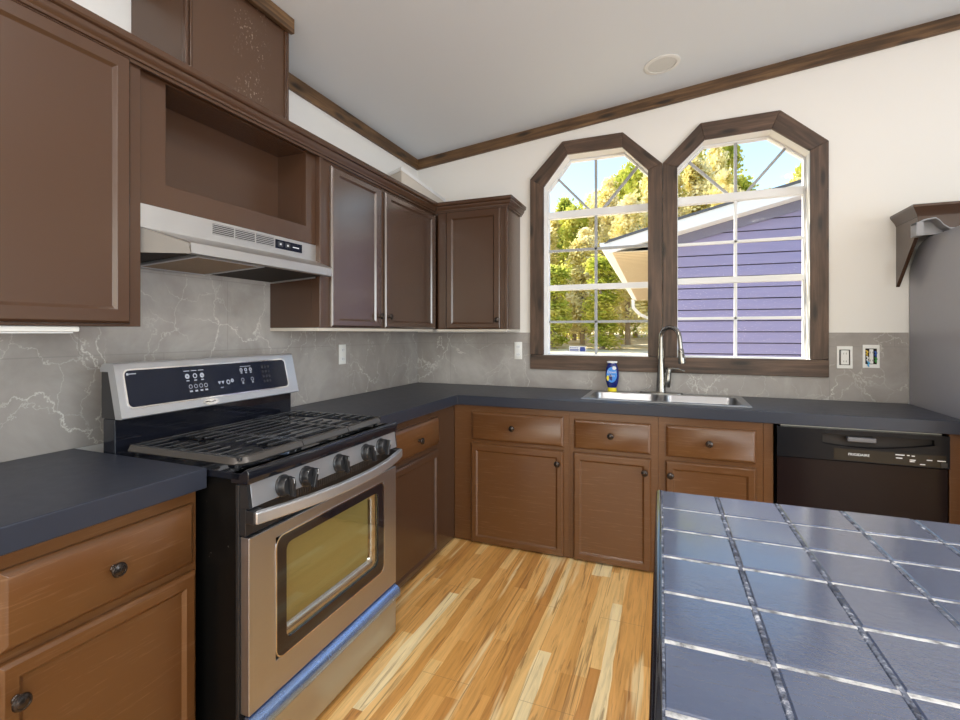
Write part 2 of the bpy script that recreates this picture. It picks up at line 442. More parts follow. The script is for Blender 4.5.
FZ = -.03                                   # floor level
CZ = lambda x: 2.712 + .104 * x             # vaulted ceiling
XR, YR = 5.2, -6.5                          # right and rear walls

# ------------------------------------------------------------------ room shell
struct(build('floor', B().box(-.12, XR + .1, YR - .1, .17, FZ - .1, FZ), FLOOR, smooth=False))
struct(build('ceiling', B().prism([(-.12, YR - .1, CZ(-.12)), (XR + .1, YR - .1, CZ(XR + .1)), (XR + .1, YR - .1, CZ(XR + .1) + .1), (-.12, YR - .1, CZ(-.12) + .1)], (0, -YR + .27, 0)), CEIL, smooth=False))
struct(build('wall_left', B().box(-.12, 0, YR, .17, FZ, CZ(0) + .02), WALL, smooth=False))

WL = [(1.044, 1.147), (1.044, 2.38), (1.216, 2.595), (1.604, 2.595), (1.773, 2.414), (1.773, 1.147)]
WR = [(1.939, 1.147), (1.939, 2.408), (2.104, 2.572), (2.488, 2.580), (2.690, 2.414), (2.690, 1.147)]
def holed(outer, holes, P, d):
    b = B(); bm = b.bm
    es = []
    for lp in [outer] + holes:
        vs = [bm.verts.new(P(*q)) for q in lp]
        es += [bm.edges.new((vs[i], vs[(i + 1) % len(vs)])) for i in range(len(vs))]
    bmesh.ops.triangle_fill(bm, use_beauty=True, use_dissolve=False, edges=es)
    r = bmesh.ops.extrude_face_region(bm, geom=bm.faces[:])
    bmesh.ops.translate(bm, vec=V(d), verts=[e for e in r['geom'] if isinstance(e, bmesh.types.BMVert)])
    return b
struct(build('wall_back', holed([(0, FZ), (0, CZ(0)), (XR, CZ(XR)), (XR, FZ)], [WL, WR], lambda x, z: (x, 0, z), (0, .17, 0)), WALL, smooth=False))
RW = [(.45, .20), (.45, 2.65), (4.75, 2.65), (4.75, .20)]
struct(build('wall_rear', holed([(0, FZ), (0, CZ(0)), (XR, CZ(XR)), (XR, FZ)], [RW], lambda x, z: (x, YR, z), (0, -.13, 0)), WALL, smooth=False))
SW = [(-5.40, .15), (-5.40, 2.35), (-1.80, 2.35), (-1.80, .15)]
struct(build('wall_right', holed([(YR, FZ), (YR, CZ(XR)), (0, CZ(XR)), (0, FZ)], [SW], lambda y, z: (XR, y, z), (.13, 0, 0)), WALL, smooth=False))
def frame_window(name, P, x0, x1, z0, z1, nv, d):
    root = bpy.data.objects.new(name, None); C.objects.link(root); root['kind'] = 'structure'; WM[root.name] = Matrix()
    b = B()
    def bx(a0, a1, c0, c1):
        b.prism([P(a0, c0), P(a1, c0), P(a1, c1), P(a0, c1)], d)
    bx(x0, x1, z0, z0 + .05); bx(x0, x1, z1 - .05, z1); bx(x0, x0 + .05, z0 + .05, z1 - .05); bx(x1 - .05, x1, z0 + .05, z1 - .05)
    build('window_frame', b, VINYL, root)
    for k in range(1, nv):
        xm = x0 + (x1 - x0) * k / nv
        m = B(); m.prism([P(xm - .03, z0 + .05), P(xm + .03, z0 + .05), P(xm + .03, z1 - .05), P(xm - .03, z1 - .05)], d)
        build('mullion', m, VINYL, root)
frame_window('added_rear_window', lambda a, c: (a, YR - .01, c), .45, 4.75, .20, 2.65, 4, (0, .04, 0))  # unseen window, added to carry the rear fill light
frame_window('added_side_window', lambda a, c: (XR + .01, a, c), -5.40, -1.80, .15, 2.35, 3, (-.04, 0, 0))  # unseen window, added to carry the side fill light

# ---- backsplash tiles (fixed to the walls)
t = .008
struct(build('wall_left_backsplash', B().box(0, t, -3.7, 0, .914, 1.330).box(0, t, -2.47, -1.576, 1.330, 1.60), MARBLE, smooth=False))
struct(build('wall_back_backsplash', B().box(t, .96, -t, 0, .914, 1.316).box(.96, 2.77, -t, 0, .914, 1.06).box(2.77, 3.155, -t, 0, .914, 1.316), MARBLE, smooth=False))

# ---- boards: ceiling trim and window casing
def board(name, poly, P, d, mat, parent, bevel=.002):
    """poly in plane coordinates; own frame with X along the longest edge"""
    pts = [V(P(*q)) for q in poly]
    e = max(((pts[(i + 1) % len(pts)] - pts[i]) for i in range(len(pts))), key=lambda q: q.length).normalized()
    n = V(d).normalized(); s_ = n.cross(e)
    c = sum(pts, V()) / len(pts)
    M = Matrix((e, s_, n)).transposed().to_4x4(); M.translation = c
    return build(name, B().prism(pts, d), mat, parent, bevel=bevel, M=M)
struct(board('trim_1', [(-3.9, CZ(0) - .082), (-3.9, CZ(0)), (-.02, CZ(0)), (-.02, CZ(0) - .082)], lambda a, c: (0, a, c), (.02, 0, 0), CEILTRIM, None))
struct(board('trim_2', [(0, CZ(0) - .080), (0, CZ(0) + .002), (XR, CZ(XR) + .002), (XR, CZ(XR) - .080)], lambda a, c: (a, 0, c), (0, -.02, 0), CEILTRIM, None))
cas = bpy.data.objects.new('trim_3', None); C.objects.link(cas); cas['kind'] = 'structure'; WM[cas.name] = Matrix()
PW = lambda a, c: (a, -t if c < 1.3 else -.0005, c)
PWc = lambda a, c: (a, -.0085, c)
def cb_(poly): board('casing_board', poly, PWc, (0, -.02, 0), CASING, cas, .003)
ZB = 1.050
oL = [(.951, 2.440), (1.189, 2.684), (1.603, 2.686), (1.854, 2.441)]; iL = [(1.052, 2.372), (1.224, 2.587), (1.597, 2.587), (1.765, 2.408)]
oR = [(1.858, 2.441), (2.086, 2.670), (2.528, 2.678), (2.775, 2.454)]; iR = [(1.947, 2.402), (2.110, 2.560), (2.482, 2.572), (2.682, 2.408)]
cb_([(.951, ZB), (.951, 1.153), (2.776, 1.153), (2.776, ZB)])
for o_, i_ in ((oL, iL), (oR, iR)):
    cb_([(o_[0][0], 1.155), o_[0], i_[0], (i_[0][0], 1.155)])
    for k in range(3): cb_([o_[k], o_[k + 1], i_[k + 1], i_[k]])
    cb_([(i_[3][0], 1.155), i_[3], o_[3], (o_[3][0], 1.155)])

# ---- the two arched windows
def win(name, hole, transom, bars, rail, xm, fans, mats):
    root = bpy.data.objects.new(name, None); C.objects.link(root); root['kind'] = 'structure'; WM[root.name] = Matrix()
    n = len(hole); cx = sum(p[0] for p in hole) / n; cz = 1.85
    def inset(d):
        out = []
        for i in range(n):
            p0, p1, p2 = V((*hole[i - 1], 0)), V((*hole[i], 0)), V((*hole[(i + 1) % n], 0))
            e1 = (p1 - p0).normalized(); e2 = (p2 - p1).normalized()
            n1 = V((e1.y, -e1.x, 0)); n2 = V((e2.y, -e2.x, 0))
            bi = (n1 + n2).normalized(); out.append(p1 + bi * d / max(.3, bi.dot(n1)))
        return [(p.x, p.y) for p in out]
    P = lambda q, y: (q[0], y, q[1])
    i0 = inset(.001); i1 = inset(.012)
    b = B()
    b.loops([[P(q, .118) for q in i0], [P(q, .118) for q in i1], [P(q, .165) for q in i1], [P(q, .165) for q in i0], [P(q, .118) for q in i0]], False, False)
    build('window_frame', b, VINYL, root, smooth=False)
    x0, x1 = i1[0][0], i1[-1][0]; z0 = i1[0][1]
    for (nm, za, zb, ya, yb) in [('transom_bar', transom - .028, transom + .024, .112, .162), ('meeting_rail', rail - .020, rail + .020, .116, .162)]:
        build(nm, B().box(x0, x1, ya, yb, za, zb), VINYL, root, bevel=.003)
    for zb in bars: build('muntin', B().box(x0, x1, .127, .153, zb - .009, zb + .009), mats[0], root, bevel=.002)
    for za, zb, mm_ in ((z0, rail - .02, mats[0]), (rail + .02, transom - .028, mats[0]), (transom + .024, 2.575, mats[1])):
        build('muntin', B().box(xm - .009, xm + .009, .127, .153, za, zb), mm_, root, bevel=.002)
    for (ax, az), (bx, bz) in fans:
        d = V((bx - ax, 0, bz - az)).normalized(); s_ = V((-d.z, 0, d.x)) * .008
        a, e = V((ax, .127, az)), V((bx, .127, bz))
        build('muntin', B().prism([a - s_, e - s_, e + s_, a + s_], (0, .026, 0)), mats[1], root)
    build('pane', B().prism([P(q, .138) for q in i1], (0, .004, 0)), GLASS, root, smooth=False)
    return root
win('window_1', WL, 2.195, (1.928, 1.396), 1.651, 1.401, [((1.354, 2.217), (1.075, 2.520)), ((1.453, 2.217), (1.705, 2.510))], (MUNTIN, MUNTIN))
win('window_2', WR, 2.213, (1.916, 1.411), 1.665, 2.302, [((2.252, 2.238), (1.995, 2.505)), ((2.368, 2.238), (2.600, 2.512))], (VINYL, MUNTIN))

# ------------------------------------------------------------------ cabinets
UX, UZ, NX = (0, 1, 0), (0, 0, 1), (1, 0, 0)       # fronts facing +x
VX, NY = (1, 0, 0), (0, -1, 0)                     # fronts facing -y
KNOB = [(.0095, 0), (.0095, .002), (.0065, .006), (.006, .013), (.011, .016), (.0175, .019), (.0185, .022), (.0165, .0265), (.0125, .028), (.0118, .027), (.0075, .029), (0, .0296)]
def knob(o, n, parent, s=1.0):
    return build('knob', B().lathe([(r * s, d * s) for r, d in KNOB], o, n, 20), BRONZE, parent)
def door(o, U, Nn, w_, h_, parent, mat=None, stile=.045, rail=None, rail_b=None, kn=None, t_=.02, rec=.009):
    o = V(o); U = V(U); Nn = V(Nn); rail = rail or stile; rail_b = rail_b or rail
    b = B()
    def lp(l, r_, bo, to, d): return [o + U * a + V(UZ) * c + Nn * d for a, c in ((l, bo), (w_ - r_, bo), (w_ - r_, h_ - to), (l, h_ - to))]
    e = .009; c1 = .010
    b.loops([lp(0, 0, 0, 0, 0), lp(0, 0, 0, 0, t_ - .009), lp(.002, .002, .002, .002, t_ - .006), lp(e, e, e, e, t_), lp(stile, stile, rail_b, rail, t_), lp(stile + .003, stile + .003, rail_b + .003, rail + .003, t_ - .003),
             lp(stile + c1, stile + c1, rail_b + c1, rail + c1, t_ - rec)])
    d = build('door', b, mat or BROWN, parent, bevel=.0012, seg=1)
    if kn: knob(o + U * kn[0] + V(UZ) * kn[1] + Nn * t_, Nn, d)
    return d
def drawer(o, U, Nn, w_, h_, parent, mat=None, kn=None, t_=.02):
    o = V(o); U = V(U); Nn = V(Nn)
    b = B().rings(o, U, UZ, Nn, w_, h_, [(0, 0), (0, t_ - .012), (.003, t_ - .009), (.015, t_)])
    d = build('drawer', b, mat or BROWN_WORN, parent, bevel=.001, seg=1)
    if kn: knob(o + U * kn[0] + V(UZ) * kn[1] + Nn * t_, Nn, d)
    return d

# -- upper left wall cabinet
k = thing('wall_cabinet', 'large brown wall cabinet left of the steel range hood', 'cabinet', (0, -3.05, 1.34))
build('body', B().box(.001, .318, -3.68, -2.464, 1.335, 2.19), BROWN, k, bevel=.002)
door((.318, -3.020, 1.343), UX, NX, .515, .842, k, stile=.044)
door((.318, -3.555, 1.343), UX, NX, .515, .842, k, stile=.044)
# -- cabinet with open niche above the hood
k = thing('hood_cabinet', 'brown wall cabinet with an empty open niche above the range hood', 'cabinet', (0, -2.02, 1.742))
b = B(); ys = [-2.462, -2.365, -1.661, -1.592]; zs = [1.744, 1.826, 2.176, 2.20]
fr = B().cells(ys, zs, lambda i, j: not (i == 1 and j == 1), .275, .300)
for v in fr.bm.verts: v.co = V((v.co.z, v.co.x, v.co.y))
build('face_frame', fr, BROWN, k, bevel=.0015)
bd = B().box(.001, .128, -2.462, -1.592, 1.744, 2.20)
bd.box(.128, .275, -2.462, -2.365, 1.744, 2.19).box(.128, .275, -1.661, -1.592, 1.744, 2.20).box(.128, .275, -2.365, -1.661, 1.744, 1.826).box(.128, .275, -2.365, -1.661, 2.176, 2.19)
build('body', bd, BROWN, k)
# -- two door wall cabinet
k = thing('wall_cabinet', 'brown two-door wall cabinet between range hood and room corner', 'cabinet', (0, -.9, 1.33))
build('body', B().box(.001, .318, -1.590, -.001, 1.340, 2.19), BROWN, k, bevel=.002)
build('raw_bottom_edge', B().box(.001, .312, -1.589, -.335, 1.324, 1.3395), RAWEDGE, k)
build('edge_bead', B().box(.27, .326, -1.5915, -1.566, 1.340, 2.18), BROWN, k, bevel=.004)
door((.318, -1.514, 1.344), UX, NX, .462, .815, k, mat=BROWN_GLOSS, stile=.060, rail=.034, kn=(.430, .067))
door((.318, -1.012, 1.344), UX, NX, .672, .815, k, mat=BROWN_GLOSS, stile=.060, rail=.034, kn=(.030, .067))
# -- corner wall cabinet on the back wall
k = thing('wall_cabinet', 'small one-door brown wall cabinet left of the arched windows', 'cabinet', (.6, 0, 1.33))
build('body', B().box(.340, .868, -.318, -.001, 1.340, 2.19), BROWN, k, bevel=.002)
build('raw_bottom_edge', B().box(.33, .866, -.312, -.001, 1.324, 1.3395), RAWEDGE, k)
build('edge_bead', B().box(.850, .874, -.324, -.300, 1.340, 2.18), BROWN, k, bevel=.004)
door((.412, -.318, 1.342), VX, NY, .414, .838, k, stile=.045, rail=.052, rail_b=.036, kn=(.396, .060))
# -- crown moulding on top of the run
path = [(.318, -3.68), (.318, -.318), (.868, -.318), (.868, -.002)]
prof = [(-.011, 2.2005), (.000, 2.2005), (.000, 2.176), (.012, 2.176), (.013, 2.186), (.020, 2.187), (.022, 2.195), (.030, 2.204), (.033, 2.214), (.033, 2.219), (.042, 2.222), (.046, 2.228), (.047, 2.246), (-.011, 2.246)]
lps = []
for i, p in enumerate(path):
    p = V((*p, 0))
    ds = []
    if i > 0: ds.append((p - V((*path[i - 1], 0))).normalized())
    if i < len(path) - 1: ds.append((V((*path[i + 1], 0)) - p).normalized())
    ns = [V((d.y, -d.x, 0)) for d in ds]
    m_ = sum(ns, V()); m_ = m_ / m_.dot(ns[0])
    lps.append([p + m_ * o_ + V((0, 0, z_)) for o_, z_ in prof])
tag(build('crown_moulding', B().loops(lps), BROWN, angle=25), 'long brown crown moulding capping the wall cabinets', 'moulding')
# -- boxed flue above
k = thing('flue_chase', 'tall brown boxed-in flue panel above the hood cabinet reaching the ceiling', 'flue box', (0, -2.04, 2.19))
build('panel', B().prism([(.001, -2.288, 2.2005), (.296, -2.288, 2.2005), (.296, -2.288, CZ(.296) - .002), (.001, -2.288, CZ(0) - .002)], (0, .500, 0)), BROWN_SPECK, k)
for y_ in (-2.294, -2.276, -1.802, -1.790):
    build('corner_bead', B().box(.288, .305, y_, y_ + .012, 2.247, CZ(.29) - .003), BROWN, k, bevel=.003)
M_ = [(-2.31, 2.676), (-2.31, 2.742), (-1.768, 2.742), (-1.768, 2.676)]
board('top_trim', M_, lambda a, c: (.3055, a, c), (.022, 0, 0), CEILTRIM, k, .002)['label'] = 'dark stained rough wood trim strip'
# -- white rimmed box on top of the cabinets
k = thing('storage_box', 'low cream box with a white rim lying on top of the corner wall cabinet', 'box', (.18, -.42, 2.19))
q = [(.338, -.83), (.268, -.03), (.03, -.03), (.03, -.67)]
build('box_side', B().prism([(x_, y_, 2.247) for x_, y_ in q], (0, 0, .095)), CREAMBOX, k)
cxy = V((.17, -.4, 0)); lp = lambda f, z_: [V((x_, y_, 0)) + (V((x_, y_, 0)) - cxy).normalized() * f + V((0, 0, z_)) for x_, y_ in q]
build('rim', B().loops([lp(-.004, 2.338), lp(.008, 2.338), lp(.008, 2.350), lp(.002, 2.352), lp(.002, 2.362), lp(-.02, 2.362)]), VINYL, k)
# -- under cabinet strip
k = thing('under_cabinet_light', 'thin white strip light under the large left wall cabinet', 'strip light', (.26, -2.9, 1.335))
build('housing', B().box(.225, .300, -3.25, -2.632, 1.318, 1.3345), WHITEPL, k, bevel=.004)
build('diffuser', B().box(.235, .290, -3.24, -2.645, 1.314, 1.3182), VINYL, k)

# -- range hood
k = thing('range_hood', 'stainless steel under-cabinet range hood above the stove', 'range hood', (0, -1.96, 1.744))
y0, y1 = -2.458, -1.586
pf = [(.009, 1.7435), (.300, 1.7435), (.300, 1.666), (.384, 1.632), (.391, 1.626), (.393, 1.590), (.386, 1.585), (.378, 1.588), (.378, 1.606), (.009, 1.606)]
lf = [y0, y0, y0, -2.350, -2.342, -2.340, -2.348, -2.352, -2.352, y0]      # angled left end of the visor
build('shell', B().loops([[V((x_, y_, z_)) for (x_, z_), y_ in zip(pf, lf)], [V((x_, y1, z_)) for x_, z_ in pf]]), STEEL_V, k, angle=20)
build('end_cap', B().prism([(.300, y0, 1.580), (.300, y0, 1.664), (.384, -2.350, 1.632), (.391, -2.341, 1.626), (.393, -2.340, 1.588)], (-.004, .004, 0)), HOODEND, k)
for ya in (y0 + .001, y1 - .006):
    build('end_cap', B().prism([(.009, ya, 1.566), (.298, ya, 1.583), (.298, ya, 1.607), (.009, ya, 1.607)], (0, .006, 0)), STEEL_V, k)
UZ_ = lambda x, d=0: 1.568 + .056 * (x - .009) + d          # underside slopes down to the wall
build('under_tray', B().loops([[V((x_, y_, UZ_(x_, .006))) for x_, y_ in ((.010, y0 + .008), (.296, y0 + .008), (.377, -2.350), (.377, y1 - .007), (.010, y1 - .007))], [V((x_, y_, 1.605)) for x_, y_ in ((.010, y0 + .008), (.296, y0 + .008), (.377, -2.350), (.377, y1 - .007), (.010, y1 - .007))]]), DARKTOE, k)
def sl_(xa, xb, ya, yb, d0, d1): return [[V((xa, ya, UZ_(xa, d0))), V((xb, ya, UZ_(xb, d0))), V((xb, yb, UZ_(xb, d0))), V((xa, yb, UZ_(xa, d0)))], [V((xa, ya, UZ_(xa, d1))), V((xb, ya, UZ_(xb, d1))), V((xb, yb, UZ_(xb, d1))), V((xa, yb, UZ_(xa, d1)))]]
fl = build('grease_filter', B().loops(sl_(.040, .355, -2.285, -2.005, -.001, .0055)), plain('filter_mesh', (.24, .155, .08), .5), k); fl['label'] = 'brown metal mesh grease filter'
fb = B()
for xa, xb, ya, yb in ((.026, .0395, -2.302, -1.988), (.3555, .369, -2.302, -1.988), (.0395, .3555, -2.302, -2.2855), (.0395, .3555, -2.0045, -1.988)): fb.loops(sl_(xa, xb, ya, yb, -.004, .0055))
build('filter_frame', fb, STEEL_L, fl)
for g in range(3):
    ya = -2.178 + g * .106
    gr = build('vent_grille', B().box(.2995, .3012, ya, ya + .098, 1.692, 1.733), BLACKPL, k)
    sl = B()
    for n_ in range(6): sl.box(.3008, .3035, ya, ya + .098, 1.692 + n_ * .0072, 1.6952 + n_ * .0072)
    build('slat', sl, STEEL_V, gr)
cp = build('control_panel', B().box(.2995, .3025, -1.858, -1.690, 1.690, 1.729), DISPLAY, k, bevel=.001); cp['label'] = 'dark blue switch plate'
for ya in (-1.845, -1.800):
    build('rocker_switch', B().box(.3020, .3055, ya, ya + .030, 1.698, 1.722), BLACKPL, cp, bevel=.002)
for bx_ in ((.3024, .3030, -1.752, -1.712, 1.707, 1.711), (.3054, .3058, -1.836, -1.826, 1.706, 1.714), (.3054, .3058, -1.791, -1.781, 1.706, 1.714)): build('switch_marking', B().box(*bx_), GREYMARK, cp)

# -- base cabinets, left wall
def base(label, x0, x1, y0, y1, top=.852, face=None):
    k_ = thing('base_cabinet', label, 'cabinet', ((x0 + x1) / 2, (y0 + y1) / 2, FZ))
    return k_
k = base('brown base cabinet with drawer and door left of the gas range', 0, .62, -3.6, -2.497)
build('body', B().box(.012, .598, -3.68, -2.500, FZ + .0, .855), BROWN_WORN, k, bevel=.002)
build('face_frame', B().box(.598, .612, -3.68, -2.497, FZ + .012, .855), BROWN_WORN, k, bevel=.002)
drawer((.612, -2.968, .640), UX, NX, .455, .176, k, kn=(.226, .088))
door((.612, -2.968, -.015), UX, NX, .460, .633, k, mat=BROWN_WORN, stile=.034, rail=.036, kn=(.028, .552))
drawer((.612, -3.50, .640), UX, NX, .500, .176, k, kn=(.25, .081))
door((.612, -3.50, -.015), UX, NX, .500, .633, k, mat=BROWN_WORN, stile=.034, rail=.036, kn=(.46, .540))
k = base('brown base cabinet with drawer and door between range and inner corner', 0, .62, -1.66, -.61)
build('body', B().box(.012, .588, -1.628, -.012, FZ, .851), BROWN, k, bevel=.002)
build('face_frame', B().box(.588, .602, -1.628, -.604, FZ + .010, .851), BROWN, k, bevel=.002)
drawer((.602, -1.425, .645), UX, NX, .562, .160, k, kn=(.30, .072))
door((.602, -1.425, -.012), UX, NX, .562, .626, k, stile=.042, rail=.038)
# -- base cabinets, back run
def run(label, x0, x1, dx0, dx1, ztop, knx, side, wide=0):
    k_ = base(label, x0, x1, -.6, 0)
    build('body', B().box(x0, x1, -.589, -.012, FZ, .70), BROWN_WORN, k_, bevel=.001)
    build('face_frame', B().box(x0, x1, -.603, -.589, FZ + .010, .851), BROWN_WORN, k_, bevel=.001)
    drawer((dx0, -.603, .634), VX, NY, dx1 - dx0, ztop - .634, k_, kn=(knx - dx0, .724 - .634))
    kx = dx1 - dx0 - .030 if side > 0 else .026
    door((dx0 - .003, -.603, -.020), VX, NY, dx1 - dx0 + .003, .632, k_, mat=BROWN_WORN, stile=.036, rail=.042, rail_b=.040, kn=(kx, .555))
    return k_
run('wide brown base cabinet with drawer and door at the inner corner, nearest the range', .6025, 1.349, .727, 1.318, .813, 1.003, 1)
run('narrower brown base cabinet below the left sink bowl, middle of the back row', 1.3495, 1.8455, 1.380, 1.808, .806, 1.591, 1)
run('brown base cabinet beside the black dishwasher, partly hidden by the island', 1.846, 2.352, 1.885, 2.320, .808, 2.099, -1)
tag(build('end_panel', B().box(2.3525, 2.397, -.606, -.012, FZ, .851), BROWN_WORN, bevel=.002), 'narrow brown upright panel left of the dishwasher', 'panel')
tag(build('end_panel', B().box(3.094, 3.150, -.606, -.012, FZ, .851), BROWN_WORN, bevel=.002), 'narrow brown upright panel right of the dishwasher beside the refrigerator', 'panel')

# -- countertops
tag(build('countertop', B().box(.009, .648, -3.70, -2.488, .856, .917), COUNTER, bevel=.004), 'charcoal laminate countertop left of the gas range', 'countertop')
xs = [.009, .635, 1.43, 2.285, 3.153]; ysx = [-1.628, -.635, -.487, -.125, -.009]
tag(build('countertop', B().cells(xs, ysx, lambda i, j: (i == 0 or j > 0) and not (i == 2 and j == 2), .8525, .914), COUNTER, bevel=.004), 'L-shaped charcoal laminate countertop holding the sink', 'countertop')

# ------------------------------------------------------------------ gas range (own frame: x forward, y to the right)
RS = 1.022
k = rng = thing('gas_range', 'freestanding stainless steel and black gas range with five knobs', 'stove', (.2164, -2.0666, FZ), .0129)
RX = lambda p: V((p.x * RS, p.y * RS, 1.3159 + RS * (p.z - 1.3159) - FZ))
def rp(name, b, mat, parent=None, **kw): return build(name, b, mat, parent or rng, local=True, xf=RX, **kw)
HW = .412
rp('body', B().box(-.06, .518, -HW + .006, HW - .006, .035, .895), BLACKSIDE, bevel=.003)
rp('cooktop', B().box(-.005, .535, -HW, HW, .897, .918).prism([(.50, -HW, .888), (.563, -HW, .888), (.566, -HW, .893), (.566, -HW, .922), (.562, -HW, .929), (.552, -HW, .930), (.538, -HW, .918), (.50, -HW, .918)], (0, 2 * HW, 0)), ENAMEL, bevel=.003)
for ya in (-HW, HW - .02): rp('front_post', B().box(.5185, .530, ya, ya + .02, .03, .885), BLACKPL, bevel=.002)
# guard
gx = lambda z: -.005 + (.038 + .005) * (1.216 - z) / (1.216 - 1.037)
gp = [(-.069, 1.188), (-.069, 1.200), (-.060, 1.212), (-.045, 1.2155), (-.016, 1.2165), (-.007, 1.214), (-.002, 1.207), (gx(1.05), 1.05), (gx(1.04) + .001, 1.040), (gx(1.04) - .004, 1.036), (.006, 1.036), (-.030, 1.188)]
grd = rp('backguard', B().prism([(x_, -HW, z_) for x_, z_ in gp], (0, 2 * HW - .008, 0)), STEEL_L, angle=28)
rp('guard_back', B().prism([(-.066, -HW + .003, 1.036), (.004, -HW + .003, 1.036), (-.032, -HW + .003, 1.1875), (-.066, -HW + .003, 1.1875)], (0, 2 * HW - .014, 0)), BLACKPL)
rp('guard_base', B().box(-.062, -.004, -HW + .004, HW - .012, .900, 1.0355), ENAMEL, bevel=.005)
def on_guard(y_, z_, d=.0012): return V((gx(z_) + d * .97, y_, z_ + d * .23))
def rrect(y0_, y1_, z0_, z1_, r, n=6):
    out = []
    for cy, cz, a0 in ((y1_ - r, z1_ - r, 0), (y0_ + r, z1_ - r, 90), (y0_ + r, z0_ + r, 180), (y1_ - r, z0_ + r, 270)):
        for q_ in range(n + 1):
            a = math.radians(a0 + 90 * q_ / n); out.append((cy + r * math.cos(a), cz + r * math.sin(a)))
    return out
dsp = rrect(-.384, .342, 1.071, 1.190, .016)
rp('display_rim', B().loops([[on_guard(y_, z_, -.001) for y_, z_ in rrect(-.389, .347, 1.066, 1.195, .020)], [on_guard(y_, z_, .0022) for y_, z_ in rrect(-.389, .347, 1.066, 1.195, .020)], [on_guard(y_, z_, .0022) for y_, z_ in dsp], [on_guard(y_, z_, -.001) for y_, z_ in dsp]], False, False), CHROME, grd)
disp = rp('display_panel', B().loops([[on_guard(y_, z_, -.001) for y_, z_ in dsp], [on_guard(y_, z_, .0012) for y_, z_ in dsp]]), DISPLAY, grd)
def ring(y_, z_, r, wdt=.002, n=14):
    r *= .85
    a = [on_guard(y_ + r * math.cos(2 * math.pi * q_ / n), z_ + r * math.sin(2 * math.pi * q_ / n), .0018) for q_ in range(n)]
    c_ = [on_guard(y_ + (r - wdt) * math.cos(2 * math.pi * q_ / n), z_ + (r - wdt) * math.sin(2 * math.pi * q_ / n), .0018) for q_ in range(n)]
    rp('display_marking', B().loops([a, c_], False, False), DISPMARK, grd)
def dash(y0_, y1_, z_, h_=.0035):
    b_ = B(); b_.face([on_guard(y0_, z_, .0018), on_guard(y1_, z_, .0018), on_guard(y1_, z_ + h_, .0018), on_guard(y0_, z_ + h_, .0018)])
    rp('display_marking', b_, DISPMARK, grd)
dash(-.372, -.345, 1.177, .003); ring(-.374, 1.178, .005, .004)
for j_, yy in enumerate((-.160, -.128, -.098)):
    ring(yy, 1.154, .011, .007 if j_ != 1 else .004); dash(yy - .006, yy + .006, 1.136, .004)
for q_ in range(3): dash(-.172 + q_ * .030, -.148 + q_ * .030, 1.172, .003)
for yy in (-.153, -.131, -.109, -.088):
    ring(yy, 1.116, .009, .002); dash(yy - .006, yy + .006, 1.096, .006)
for yy in (-.026, -.010):
    b_ = B(); b_.face([on_guard(yy + dy, 1.118 + dz, .0018) for dy, dz in ((-.007, .006), (.007, .006), (0, -.007))]); rp('display_marking', b_, DISPMARK, grd)
ring(.016, 1.118, .011, .004); ring(.036, 1.122, .009, .006); dash(-.024, -.010, 1.098, .003)
for yy in (.089, .113, .138):
    ring(yy, 1.160, .009, .004); dash(yy - .005, yy + .005, 1.146, .004)
dash(.085, .142, 1.173, .002)
for yy in (.089, .140): ring(yy, 1.120, .009, .0018); dash(yy - .004, yy + .004, 1.104, .006)
for yy in (.205, .222, .239):
    for zz in (1.165, 1.145, 1.125, 1.105):
        c_ = [on_guard(yy + .006 * math.cos(2 * math.pi * q_ / 10), zz + .006 * math.sin(2 * math.pi * q_ / 10), .0018) for q_ in range(10)]
        b_ = B(); b_.face(c_); rp('keypad_button', b_, BLACKPL, grd)
el = lambda a, c, d: [on_guard(-.078 + a * math.cos(2 * math.pi * q_ / 24), 1.0525 + c * math.sin(2 * math.pi * q_ / 24), d) for q_ in range(24)]
lg = rp('emblem', B().loops([el(.034, .0110, 0), el(.034, .0110, .003), el(.030, .0078, .003), el(.030, .0078, .0016)], False, True), CHROME, grd); lg['label'] = 'small oval chrome emblem'
sw = B().loops([[on_guard(-.101 + .046 * q_ / 8, 1.0525 + .0024 * math.sin(q_ * 1.1) + .0012, .0028), on_guard(-.101 + .046 * q_ / 8, 1.0525 + .0024 * math.sin(q_ * 1.1) - .0012, .0028)] for q_ in range(9)], False, False, False)
rp('emblem_script', sw, BLACKPL, grd)
